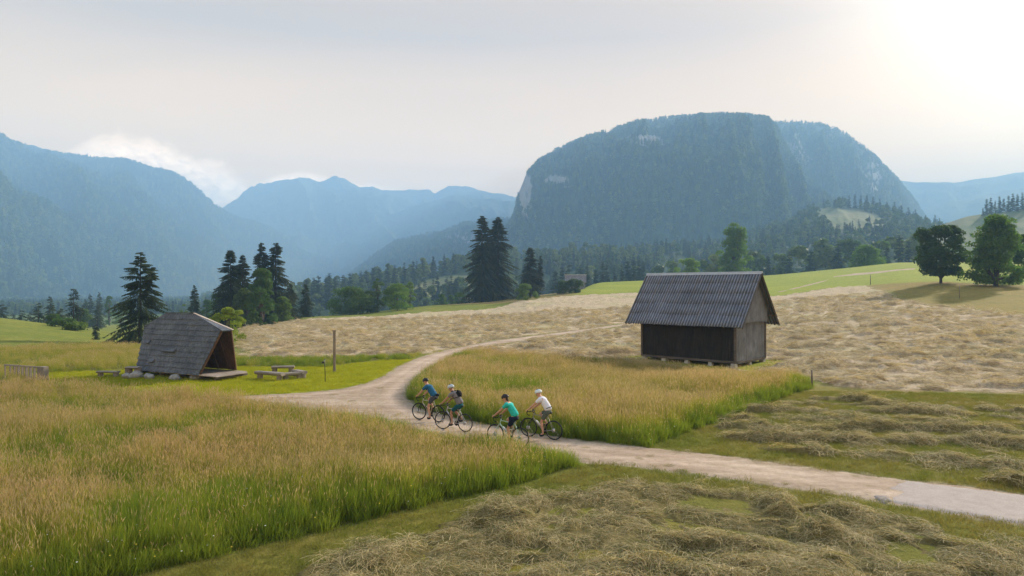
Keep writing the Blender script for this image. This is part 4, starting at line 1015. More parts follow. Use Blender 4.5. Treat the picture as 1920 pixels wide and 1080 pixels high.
def make_tree(name, kind, px, D_, top, label, cat='tree', group=None, seed=None, mat=None, w=None, zoff=0.0, base_py=None, **kw):
    x, y = atD(px, D_); zb = H(x, y)+zoff; ht = Yz(D_, top)-zb; seed = seed if seed is not None else int(px*7+D_)
    R = (w/2*D_/F) if w else ht*.27
    o = empty(name, (x, y, zb), 0); tag(o, label, cat, group)
    if kind == 'conifer':
        V, Fq, tr = conifer_data(ht, R, seed, **kw); m_ = mat or M_ndl; cn_ = 'crown'
    else:
        V, Fq, tr = crown_data(ht, R, seed, **kw); m_ = mat or M_leaf; cn_ = 'crown'
    me = np_mesh('crown', V, Fq, False, [m_]); link('crown', me, None, o)
    for i, (pts, rs) in enumerate(tr[:1] if kind == 'conifer' and len(tr) == 1 else []): MB().tube(pts, rs, 7).build('trunk', M_bark, o, True)
    if not (kind == 'conifer' and len(tr) == 1):
        m = MB()
        for pts, rs in tr: m.tube(pts, rs, 6)
        m.build('trunk', M_bark, o, True)
    return o
# the tall spruce with two leaders behind the shelter
make_tree('spruce_tree', 'conifer', 263, 76, 473, 'large dark spruce with two leaders and layered drooping boughs right behind the shelter', w=138, seed=4, dz=.40, nb=9, droop=.26, K=9, tw=.17, z0f=.05, sparse=.2, power=.60,
    twins=[(1.2, .1, 8.7, 1.5, 5.4)], mat=M_ndl)
make_tree('spruce_tree', 'conifer', 180, 82, 611, 'tiny young spruce standing alone on the left field, left of the big spruce', w=19, seed=5, dz=.16, K=3, tw=.10, z0f=.02)
make_tree('spruce_tree', 'conifer', 365, 150, 534, 'slim mid green spruce between the big spruce and the dark tree group', w=42, zoff=0)
G = 'dark tree group right of the shelter'
make_tree('spruce_tree', 'conifer', 432, 122, 467, 'leftmost tall spruce of the dark group right of the shelter', group=G, w=100, nb=11, mat=M_ndl2)
make_tree('spruce_tree', 'conifer', 455, 124, 477, 'second spruce of the dark group, slightly lower than its left neighbour', group=G, w=88, nb=11, mat=M_ndl2)
make_tree('spruce_tree', 'conifer', 491, 132, 455, 'third spruce of the dark group, rising above the round broadleaf tree', group=G, w=92, nb=11, mat=M_ndl2)
make_tree('spruce_tree', 'conifer', 517, 134, 453, 'tallest rightmost spruce of the dark group right of the shelter', group=G, w=104, nb=11, mat=M_ndl2)
make_tree('spruce_tree', 'conifer', 544, 142, 532, 'low dark spruce at the right foot of the dark group', group=G, w=56, mat=M_ndl2)
make_tree('spruce_tree', 'conifer', 573, 150, 533, 'slender spruce standing alone right of the dark group, above the hay field edge', w=46)
make_tree('broadleaf_tree', 'leaf', 492, 117, 503, 'round green broadleaf tree standing in front of the dark spruces', w=70, z0=.0, n=10000, ls=.16, nbl=60, mat=M_leafm, lump=.26)
make_tree('broadleaf_tree', 'leaf', 412, 128, 548, 'low dark broadleaf tree at the left foot of the dark group', w=52, z0=.0, n=5000, nbl=34, ls=.15, mat=M_leaf)
make_tree('broadleaf_tree', 'leaf', 458, 119, 540, 'dark leafy tree filling the middle foot of the dark group', w=56, z0=.0, n=6000, nbl=36, ls=.16, mat=M_leaf)
make_tree('broadleaf_tree', 'leaf', 530, 128, 556, 'low green leafy tree at the right foot of the dark group', w=44, z0=.0, n=4000, nbl=30, ls=.16, mat=M_leafm)
make_tree('bush', 'leaf', 427, 68, 576, 'bright yellow green round bush right behind the shelter roof', 'bush', w=74, z0=.0, n=7000, ls=.075, nbl=44, mat=M_leafb, lump=.24)
make_tree('bush', 'leaf', 118, 103, 596, 'dark bush on the left field beneath the tallest conifer of the row', 'bush', w=50, z0=0, n=3000, ls=.12, nbl=24, mat=M_leafm)
make_tree('bush', 'leaf', 141, 97, 604, 'longer green bush sloping down to the right on the left field', 'bush', w=48, z0=0, n=3000, ls=.12, nbl=24, mat=M_leafm)
# row of conifers behind the left field, named by order from the left edge
G = 'row of trees behind the left field'
rowL = [(3, 150, 570, 40), (24, 190, 588, 26), (41, 165, 582, 30), (57, 175, 585, 24), (72, 150, 566, 36), (94, 165, 556, 34), (113, 120, 577, 26), (138, 128, 541, 48), (160, 230, 561, 26), (169, 270, 551, 26), (186, 260, 547, 26), (183, 185, 572, 30)]
ords = ['first', 'second', 'third', 'fourth', 'fifth', 'sixth', 'seventh', 'eighth', 'ninth', 'tenth', 'eleventh', 'twelfth', 'thirteenth', 'fourteenth', 'fifteenth', 'sixteenth', 'seventeenth', 'eighteenth', 'nineteenth', 'twentieth', 'twenty first', 'twenty second', 'twenty third', 'twenty fourth', 'twenty fifth', 'twenty sixth']
for i, (px, D_, top, w_) in enumerate(sorted(rowL)):
    lab = ('tallest dark conifer of the row behind the left field' if top == 541 else '%s conifer from the left edge in the row behind the left field' % ords[i])
    make_tree('conifer_tree', 'conifer', px, D_, top, lab, group=G, w=w_*1.3, K=4, dz=.55, tw=.22, z0f=.02, mat=M_ndl2 if i % 2 else M_ndl)
for px, D_, top, w_, lab in ((100, 118, 590, 28, 'light green broadleaf shrub tree left of the tallest conifer in the left row'), (205, 300, 555, 26, 'pale hazy broadleaf tree just left of the big spruce'), (228, 260, 570, 34, 'hazy green broadleaf tree half hidden by the left side of the big spruce'), (345, 200, 570, 26, 'small hazy broadleaf tree right of the big spruce'), (388, 185, 562, 28, 'small green broadleaf tree between the slim spruce and the dark group'), (155, 190, 578, 30, 'low broadleaf tree right behind the tallest conifer of the left row')):
    make_tree('broadleaf_tree', 'leaf', px, D_, top, lab, w=w_, z0=.02, n=2200, ls=.24, mat=M_leafm)
# clump by the hay field edge, centre left
make_tree('bush', 'leaf', 657, 160, 537, 'long tall green bush at the left end of the hedge clump above the hay field', 'bush', w=92, z0=0, n=9000, ls=.17, nbl=60, mat=M_leafm, lump=.26, zoff=-.2)
make_tree('bush', 'leaf', 690, 163, 545, 'dark bush in the middle of the hedge clump above the hay field', 'bush', w=56, z0=0, n=5000, ls=.16, nbl=34, mat=M_leaf)
make_tree('broadleaf_tree', 'leaf', 708, 165, 522, 'small tree with a round tuft crown poking out of the hedge clump', w=26, z0=.52, n=1600, ls=.15, nbl=12, mat=M_leafm)
make_tree('bush', 'leaf', 745, 165, 532, 'bright topped rounded bush at the right end of the hedge clump', 'bush', w=68, z0=0, n=7000, ls=.16, nbl=44, mat=M_leafp, lump=.28)
make_tree('broadleaf_tree', 'leaf', 768, 205, 528, 'pale slender tree peeping over the right end of the hedge clump', w=26, z0=.1, n=2000, ls=.2, mat=M_leafb)
for px, D_, top, w_, lab in ((829, 225, 551, 26, 'leftmost low pale shrub left of the twin spruces'), (862, 225, 548, 30, 'low green shrub just left of the twin spruces'), (846, 240, 553, 20, 'middle one of the low shrubs left of the twin spruces')):
    make_tree('bush', 'leaf', px, D_, top, lab, 'bush', w=w_, z0=0, n=1600, ls=.2, mat=M_leafm)
# twin spruces
make_tree('spruce_tree', 'conifer', 904, 198, 405, 'left one of the two tall twin spruces in the middle of the picture', w=98, seed=21, dz=.60, nb=11, K=8, tw=.42, z0f=.07, droop=.30, power=.56, mat=M_ndl2)
make_tree('spruce_tree', 'conifer', 934, 200, 407, 'right one of the two tall twin spruces in the middle of the picture', w=102, seed=22, dz=.60, nb=11, K=8, tw=.42, z0f=.07, droop=.30, power=.56, mat=M_ndl2)
make_tree('spruce_tree', 'conifer', 919, 203, 440, 'shorter spruce squeezed between and behind the twin spruces', w=84, seed=23, dz=.62, nb=10, K=7, tw=.40, z0f=.10, mat=M_ndl2)
make_tree('spruce_tree', 'conifer', 994, 195, 463, 'dark spruce with a second lower leader right of the twin spruces', w=74, seed=24, dz=.5, nb=10, K=6, tw=.36, z0f=.08, twins=[(3.0, 0, 11.8, 1.8, 3.5)], mat=M_ndl2)
make_tree('bush', 'leaf', 985, 178, 532, 'round bush at the hay edge in front of the two leader spruce', 'bush', w=48, z0=0, n=4500, ls=.15, nbl=30, mat=M_leafm, lump=.28)
make_tree('bush', 'leaf', 1057, 198, 526, 'left half of the dark low bush pair in front of the far hut roof', 'bush', w=40, z0=0, n=3500, ls=.17, nbl=22, mat=M_leaf, zoff=-.4)
make_tree('bush', 'leaf', 1079, 198, 523, 'right half of the dark low bush pair in front of the far hut roof', 'bush', w=40, z0=0, n=3500, ls=.17, nbl=22, mat=M_leaf, zoff=-.4)
# behind the barn and on the right
make_tree('poplar_tree', 'leaf', 1376, 258, 417, 'tall upright bright green tree rising behind the barn roof', w=72, z0=.03, n=11000, ls=.34, nbl=80, shape='tall', lump=.26, mat=M_leafp)
make_tree('bush', 'leaf', 1289, 262, 485, 'dark round bush peeping over the barn ridge left of the upright tree', 'bush', w=56, z0=0, n=5000, ls=.28, mat=M_leafp)
make_tree('broadleaf_tree', 'leaf', 1626, 268, 459, 'round green tree on the crest of the bright meadow', w=62, z0=0, n=6500, ls=.28, nbl=44, mat=M_leafp, zoff=-1.2)
make_tree('broadleaf_tree', 'leaf', 1764, 125, 424, 'dark round broadleaf tree with a short leaning trunk, left one of the right pair', w=106, z0=.12, n=19000, ls=.19, nbl=90, lump=.24, mat=M_leaf, seed=31, shape='flat')
make_tree('broadleaf_tree', 'leaf', 1868, 119, 402, 'larger full broadleaf tree branching to the ground, right one of the right pair', w=116, z0=.02, n=22000, ls=.18, nbl=120, lump=.24, mat=M_leafp, seed=32, shape='tall')
make_tree('broadleaf_tree', 'leaf', 1916, 135, 440, 'smaller green tree at the right picture edge beside the large tree', w=50, z0=.03, n=5500, ls=.2, nbl=30, mat=M_leafm, seed=33)
# far hut roof behind the bushes
x, y = atD(1079, 232); o = empty('far_hut', (x, y, H(x, y)-1.0), -.08); tag(o, 'small grey far hut whose pale ridge shows above the dark low bush pair', 'hut')
zr_ = Yz(232, 515.5)-(H(x, y)-1.0); hw_ = 20/F*232
MB().add([(-hw_, -2.6, zr_-2.6), (hw_, -2.6, zr_-2.6), (hw_, 0, zr_), (-hw_, 0, zr_), (-hw_, 2.6, zr_-2.6), (hw_, 2.6, zr_-2.6)], [(0, 1, 2, 3), (3, 2, 5, 4)]).build('roof', simple_mat('grey_slate', (.17, .16, .17), .7, .3, 2), o)
MB().box((0, 0, (zr_-2.5)/2), (hw_*1.8, 4.4, zr_-2.5)).build('wall', W_grey, o); MB().box((0, 0, zr_+.05), (hw_*2+.3, .3, .14)).build('ridge_cap', simple_mat('pale_cap', (.6, .6, .6), .6), o)
for k_ in (-1, 1): MB().add([(k_*hw_*.9, -2.2, zr_-2.6), (k_*hw_*.9, 2.2, zr_-2.6), (k_*hw_*.9, 0, zr_-.3)], [(0, 1, 2)]).build('gable', W_grey, o)
x, y = atD(888, 226); o = empty('far_shed', (x, y, H(x, y)), 0); tag(o, 'pale low shed roof glimpsed behind the trunks of the twin spruces', 'shed')
zz_ = Yz(226, 559.5)-H(x, y); MB().box((0, 0, zz_/2), (4.4, 3, zz_)).build('wall', W_grey, o); MB().box((0, 0, zz_+.08), (5.0, 3.6, .16)).build('roof', simple_mat('pale_roof', (.62, .64, .66), .6), o)

# ------------------------------------------------------------------ wooded foothills and forest stuff
M_mead_far = None
def foot_mat():
    t = NT('foothill'); p = t.pos(); at = t.n('VertexColor', layer_name='rock').outputs['Color']
    n = t.noise(p, .05, 6, .6); n2 = t.noise(t.scl(p, 1, 1, 3), .02, 5, .6)
    fo = t.ramp(n, [(.3, G1), (.7, G2)]); md_ = t.mix(t.ramp(n2, [(.4, 0.0), (.6, 1.0)]), (.10, .13, .05), (.15, .15, .07))
    return t.bsdf(t.mix(at, fo, md_), .95, bump=n, bstr=.5, bdist=2, spec=.05)
M_foot = foot_mat()
P_FM = np.array([(1526, 392), (1560, 390), (1610, 396), (1650, 408), (1672, 418), (1650, 424), (1600, 434), (1570, 428), (1545, 414)], float)
P_FM2 = np.array([(775, 540), (800, 524), (830, 517), (880, 516), (885, 545), (830, 560), (780, 556)], float)
def foot_mask(px, py, D):
    px, py = np.asarray(px, float)+0*D, np.asarray(py, float)+0*D
    return np.clip(np.maximum(sdist(P_FM, px, py)/3+.5, sdist(P_FM2, px, py)/3+.5), 0, 1)
FOOT, foot_d = mountain('hill', [(380,612),(480,598),(560,566),(620,552),(700,538),(800,512),(870,498),(960,488),(1060,482),(1200,474),(1300,466),(1400,450),(1480,420),(1530,392),(1570,386),(1610,390),(1660,400),(1730,418),(1770,428),(1830,452),(1950,490),(2100,520)],
    [(380,420),(480,440),(870,600),(1200,720),(1530,950),(1730,900),(2100,700)], [(380,330),(1530,400),(2100,420)], 1500, -14, M_foot, 3, 110, .06, .02, .8, .9, 121, .015, foot_mask)
RHILL, rhill_d = mountain('hill', [(1640,470),(1700,448),(1770,420),(1810,407),(1850,400),(1920,393),(2000,385),(2200,372),(2600,350)],
    620, 400, 1000, -10, M_foot, 4, 70, .03, .02, .5, .9, 131, .01, lambda px, py, D: np.ones(np.shape(D)))

def low_conifer(seed):
    V, Fq, tr = conifer_data(14, 3.4, seed, dz=1.0, nb=7, K=2, tw=1.3, z0f=.03, droop=.3, power=.72)
    T = np.array([[-.2, 0, -.5], [.2, 0, -.5], [.06, 0, 13.6], [-.06, 0, 13.6], [0, -.2, -.5], [0, .2, -.5], [0, .06, 13.6], [0, -.06, 13.6]]); Fq = np.concatenate([Fq, np.array([[0, 1, 2, 3], [4, 5, 6, 7]])+len(V)]); V = np.concatenate([V, T])
    return V, Fq
def low_broad(seed, nb=10):
    V, Fq, tr = crown_data(13, 5.0, seed, n=420, ls=.95, z0=.03, nbl=12, lump=.42); return V, Fq
M_fc = needle('far_needles', (0.0216, 0.0378, 0.0189), (0.0513, 0.0743, 0.0297)); M_fb = leafm('far_leaves', (0.0432, 0.0702, 0.0243), (0.1013, 0.1350, 0.0405), .3); M_fb2 = leafm('far_leaves_pale', (0.0743, 0.1080, 0.0378), (0.1485, 0.1755, 0.0607), .35)
_src = []
for i in range(5): V, Fq = low_conifer(300+i); _src.append(np_mesh('far_conifer', V, Fq, False, [M_fc]))
for i in range(5): V, Fq = low_broad(320+i); _src.append(np_mesh('far_broadleaf', V, Fq, False, [M_fb if i < 3 else M_fb2]))
C_FAR = src_collection('far_tree', _src)
def forest_on(data, n, frac_con, smin, smax, rows=None, skip=None, zcut=-1e9, name='forest', pxr=(-60, 1990), front=None):
    V = data[3]; nr = front if front else V.shape[0]
    A = V[:nr-1, :-1]; B = V[:nr-1, 1:]; C_ = V[1:nr, :-1]
    ar = np.linalg.norm(np.cross(B-A, C_-A), axis=-1); pxc = CX+F*A[..., 0]/A[..., 1]
    ar = ar*((pxc > pxr[0]) & (pxc < pxr[1])); p = ar.ravel()/ar.sum()
    k = RNG.choice(p.size, n, p=p); i, j = np.unravel_index(k, ar.shape); u, v = RNG.random((2, n, 1))
    P = V[i, j]*(1-u)*(1-v)+V[i, j+1]*u*(1-v)+V[i+1, j]*(1-u)*v+V[i+1, j+1]*u*v
    kk = P[:, 2] > zcut
    if skip is not None: kk &= ~skip(CX+F*P[:, 0]/P[:, 1], CY-F*(P[:, 2]-CAMH)/P[:, 1], P[:, 1])
    P = P[kk]; n = len(P)
    fc = frac_con(P) if callable(frac_con) else frac_con
    q = fbm(P[:, 0]*.012, P[:, 1]*.012, 3, 141)*1.2+RNG.normal(0, .35, n)
    con = q < np.quantile(q, fc)
    idx = np.where(con, RNG.integers(0, 5, n), 5+RNG.integers(0, 5, n))
    s = RNG.uniform(smin, smax, n); P = P-np.array([0, 0, .4])
    return scatter(name, P, np.stack([RNG.normal(0, .03, n), RNG.normal(0, .03, n), RNG.random(n)*6.28], -1), np.stack([s, s, s*RNG.uniform(.8, 1.2, n)], -1), idx, C_FAR)
inmead = lambda px, py, D: foot_mask(px, py, D) > .35
forest_on(foot_d, 11000, .42, .55, 1.05, skip=inmead)
forest_on(dome_d, 16000, .35, .55, 1.0, front=262, skip=lambda px, py, D: (dome_rock(px, py, D) > .62))
forest_on(lobe_d, 8000, .35, .6, 1.05, front=182, zcut=20)
forest_on(left_d, 24000, .5, .9, 1.7, front=262, name='forest')
forest_on(spur_d, 6000, .4, .6, 1.1, front=122)
VF = np.stack(np.meshgrid(np.arange(-80, 2080, 25.), np.linspace(520, 1500, 40), indexing='xy'), -1)
# plain of the valley, left
Xv = (VF[..., 0]-CX)/F*VF[..., 1]; Vv = np.stack([Xv, VF[..., 1], hz(Xv, VF[..., 1])], -1)
forest_on((0, 0, 0, Vv), 7000, .6, .45, .75, pxr=(-80, 760))
def individuals(lst, label, group, h=None, name='conifer_tree', kind=0, surf=None):
    lst = sorted(lst)
    for i, (px, D_, top) in enumerate(lst):
        x, y = atD(px, D_); zb = H(x, y) if surf is None else surf(px, D_); ht = Yz(D_, top)-zb
        k = (i*3+kind) % 5+(0 if kind < 5 else 5); o = bpy.data.objects.new(name, _src[k]); COL.objects.link(o)
        base = 14.0 if k < 5 else 13.0; s = ht/base; wx = s*(1.0 if kind < 5 else 1.15); o.location = (x, y, zb-.2); o.scale = (wx, wx, s); o.rotation_euler = (0, 0, px)
        tag(o, label % ords[i], 'tree', group)
# conifers along the wooded slope left of the twin spruces
def surf_of(data):
    px_, V = data[0], data[3]
    def f(px, D_):
        j = int(np.clip(np.searchsorted(px_, px), 0, len(px_)-1)); return float(np.interp(D_, V[:, j, 1], V[:, j, 2]))
    return f
sf = surf_of(foot_d)
individuals([(575, 400, 521), (589, 405, 519), (597, 408, 516), (612, 415, 517), (618, 420, 512), (628, 425, 518), (643, 430, 514), (656, 440, 511), (677, 450, 508), (687, 455, 506), (700, 465, 500), (711, 470, 500), (727, 480, 494), (740, 490, 497), (758, 500, 492), (775, 510, 488), (792, 520, 485), (812, 535, 480), (833, 545, 476), (850, 560, 474)],
    '%s conifer from the left on the wooded slope left of the twin spruces', 'conifers on the wooded slope', surf=sf)
individuals([(786, 400, 530), (797, 400, 524), (812, 410, 522), (838, 405, 517), (846, 405, 516), (855, 405, 519)], '%s dark conifer from the left below the small meadow by the twin spruces', 'conifers below the small meadow', surf=sf)
individuals([(1041, 330, 505), (1054, 335, 500), (1067, 330, 492), (1088, 335, 497), (1101, 330, 496), (1117, 335, 503), (1130, 330, 489), (1137, 340, 494), (1152, 335, 505), (1166, 330, 496), (1177, 335, 487), (1188, 330, 486), (1198, 335, 487), (1206, 330, 491)],
    '%s conifer in the row left of the barn roof, counted from the left', 'conifers behind the bright meadow')
individuals([(1843, 620, 389), (1850, 622, 372), (1858, 618, 370), (1866, 624, 376), (1874, 620, 368), (1882, 626, 371), (1891, 620, 366), (1899, 624, 362), (1908, 620, 364), (1917, 626, 361), (1928, 622, 360)],
    '%s conifer from the left on the skyline of the right hill meadow', 'conifers on the right hill', surf=surf_of(rhill_d))
individuals([(1567, 940, 372), (1580, 940, 368), (1592, 940, 366), (1603, 940, 364), (1614, 935, 366), (1625, 935, 365), (1637, 930, 368), (1650, 930, 372), (1663, 925, 378), (1677, 920, 378), (1690, 920, 384), (1703, 915, 388), (1716, 910, 392)],
    '%s conifer from the left in the row above the pale hillside meadow', 'conifers above the hillside meadow', surf=lambda px, D_: sf(px, D_))
individuals([(1440, 330, 478), (1480, 340, 470), (1520, 345, 468), (1572, 350, 455), (1600, 350, 462), (1662, 345, 462), (1687, 330, 439), (1703, 335, 450)],
    '%s conifer from the left behind the bright meadow crest right of the barn', 'conifers behind the right crest')
individuals([(1425, 340, 482), (1462, 350, 476), (1500, 352, 462), (1540, 360, 450), (1558, 355, 470), (1588, 362, 448), (1648, 350, 452), (1672, 360, 446), (1720, 370, 440), (1238, 345, 497), (1262, 350, 490), (1318, 345, 488), (1340, 350, 478), (1410, 352, 470)],
    '%s broadleaf tree from the left behind the bright meadow crest', 'broadleaf trees behind the crest', name='broadleaf_tree', kind=5)
# ------------------------------------------------------------------ cyclists
M_tyre = simple_mat('tyre_rubber', (.022, .020, .020), .8, .2, 20, .2); M_rim = simple_mat('dark_rim', (.05, .05, .055), .4, .2, 20, .5)
M_alu = simple_mat('aluminium', (.45, .45, .46), .35, .1, 20, .5, .1, .8); M_bar = simple_mat('bar_tape', (.015, .015, .016), .7)
M_skin = simple_mat('skin', (.48, .26, .17), .55, .08, 6, .35, .05); M_skin2 = simple_mat('skin_tanned', (.36, .19, .12), .55, .08, 6, .35, .05)
def cloth(name, c, var=.18): return simple_mat(name, c, .85, var, 14, .15, .35)

def bicycle(loc, head, label, fcol, steer=0.0, crank=0.0, bottle=None, tyre=.021):
    b = empty('bicycle', loc, head); tag(b, label, 'bicycle', 'bicycles on the gravel road')
    mf = simple_mat('frame_paint', fcol, .35, .08, 10, .5, .02)
    R = .325; WB = 1.03; HZ = R+tyre
    BB = Vector((.43, 0, HZ-.07)); ST = Vector((.24, 0, .80)); HT = Vector((.80, 0, .86)); HB = Vector((.845, 0, .72)); FH = Vector((WB, 0, HZ)); RH = Vector((0, 0, HZ))
    MB().tube([ST, HT+Vector((.01, 0, -.03))], .015, 8).tube([BB, HB], .020, 8).tube([BB, ST+Vector((-.02, 0, .05))], .016, 8).tube([HT+Vector((-.01, 0, .03)), HB+Vector((.01, 0, -.02))], .020, 8).tube([BB+Vector((0, .03, 0)), RH+Vector((0, .065, 0))], .009, 6).tube([BB+Vector((0, -.03, 0)), RH+Vector((0, -.065, 0))], .009, 6).tube([ST, RH+Vector((0, .065, 0))], .008, 6).tube([ST, RH+Vector((0, -.065, 0))], .008, 6).build('frame', mf, b, True)
    MB().tube([HB+Vector((.01, 0, -.01)), HB+Vector((.02, .05, -.05)), FH+Vector((-.03, .06, .15)), FH+Vector((0, .055, 0))], .013, 6).tube([HB+Vector((.01, 0, -.01)), HB+Vector((.02, -.05, -.05)), FH+Vector((-.03, -.06, .15)), FH+Vector((0, -.055, 0))], .013, 6).build('fork', M_bar if bottle != 'mint' else mf, b, True)
    for nm, hub, st in (('wheel', RH, 0), ('wheel', FH, steer)):
        ax = Vector((math.sin(-st), math.cos(st), 0)); m = MB(); m.torus((0, 0, 0), ax, R-.018, .010, 36, 6)
        for k in range(24):
            a = 2*math.pi*k/24; u = ax.orthogonal().normalized(); v = ax.cross(u); d = u*math.cos(a)+v*math.sin(a); s = .028 if k % 2 else -.028
            m.tube([ax*s+d*.02, d*(R-.022)], .0016, 3, False)
        w_ = m.build('wheel', M_rim, b, True); w_.location = hub
        MB().torus((0, 0, 0), ax, R, tyre, 40, 8).build('tyre', M_tyre, w_, True)
        MB().tube([ax*-.055, ax*.055], .020, 10).tube([ax*.048, ax*.052], .07, 16).build('hub', M_alu, w_, True)
    cv = Vector((math.cos(crank), 0, math.sin(crank)))*.170
    MB().tube([BB+Vector((0, -.055, 0)), BB+Vector((0, -.05, 0))], .095, 20).tube([BB+Vector((0, .06, 0)), BB+Vector((0, .065, 0))+cv], .011, 6).tube([BB+Vector((0, -.06, 0)), BB+Vector((0, -.065, 0))-cv], .011, 6).build('crankset', M_bar, b, True)
    for s in (1, -1):
        MB().box(BB+cv*s+Vector((0, s*.115, 0)), (.085, .09, .02)).build('pedal', M_bar, b, bevel=.004)
    MB().tube([ST+Vector((0, 0, -.02)), Vector((.215, 0, .93))], .0135, 8).build('seat_post', M_bar, b, True)
    m = MB(); m.tube([(.085, 0, .955), (.15, 0, .965), (.24, 0, .955), (.36, 0, .95)], [.060, .070, .035, .018], 10); m.V = [(x, y, .955+(z-.955)*.4) for x, y, z in m.V]; m.build('saddle', M_bar, b, True)
    m = MB(); m.tube([HT+Vector((-.01, 0, .03)), Vector((.79, 0, .945)), Vector((.87, 0, .955))], .014, 8); m.tube([(.87, -.20, .955), (.87, 0, .955), (.87, .20, .955)], .014, 8)
    for s in (1, -1): m.tube([(.87, s*.20, .955), (.95, s*.205, .955), (.985, s*.21, .92), (.97, s*.215, .86), (.91, s*.22, .83), (.86, s*.22, .83)], .015, 8); m.tube([(.95, s*.205, .955), (.985, s*.205, 1.01)], .018, 8); m.tube([(.985, s*.205, .99), (1.00, s*.205, .93), (.985, s*.21, .87)], .006, 5)
    m.build('handlebar', M_bar, b, True)
    m = MB(); P0 = BB.lerp(HB, .32)+Vector((.01, 0, .055)); P1 = BB.lerp(HB, .68)+Vector((.01, 0, .055)); m.tube([P0, P0.lerp(P1, .75), P1], [.035, .035, .018], 10); m.build('bottle', simple_mat('bottle_plastic', (.6, .62, .62) if bottle else (.05, .05, .05), .4), b, True)
    return b, BB, cv

def skin_mesh(name, chains, mat, root, sub=2):
    """chains: list of [(point, radius), ...]; chains that start on an existing point join it -> one continuous surface"""
    bm = bmesh.new(); lay = bm.verts.layers.skin.verify(); key = {}
    def vert(p, r):
        k = tuple(round(c, 4) for c in p)
        if k not in key:
            v = bm.verts.new(p); v[lay].radius = (r, r) if not isinstance(r, tuple) else r; key[k] = v
        return key[k]
    first = None
    for ch in chains:
        prev = None
        for p, r in ch:
            v = vert(p, r)
            if first is None: first = v; v[lay].use_root = True
            if prev is not None and prev is not v and bm.edges.get((prev, v)) is None: bm.edges.new((prev, v))
            prev = v
    me = bpy.data.meshes.new(name); bm.to_mesh(me); bm.free()
    o = link(name, me, mat)
    sk = o.modifiers.new('skin', 'SKIN'); sk.use_smooth_shade = True
    sb = o.modifiers.new('subdivision', 'SUBSURF'); sb.levels = sb.render_levels = sub
    # bake to plain mesh so that bodies are ordinary geometry
    dg = bpy.context.evaluated_depsgraph_get(); ev = o.evaluated_get(dg); me2 = bpy.data.meshes.new_from_object(ev)
    o.modifiers.clear(); o.data = me2; me2.name = name
    if not me2.materials: me2.materials.append(mat)
    me2.polygons.foreach_set('use_smooth', [True]*len(me2.polygons))
    return o
V3 = Vector
def ik(a, b, l1, l2, fwd):
    """joint between a and b bending towards fwd"""
    d = b-a; L = min(d.length, l1+l2-.002); dn = d.normalized(); x = (l1*l1-l2*l2+L*L)/(2*L); hh_ = math.sqrt(max(l1*l1-x*x, 0)); f = (fwd-dn*fwd.dot(dn)).normalized()
    return a+dn*x+f*hh_
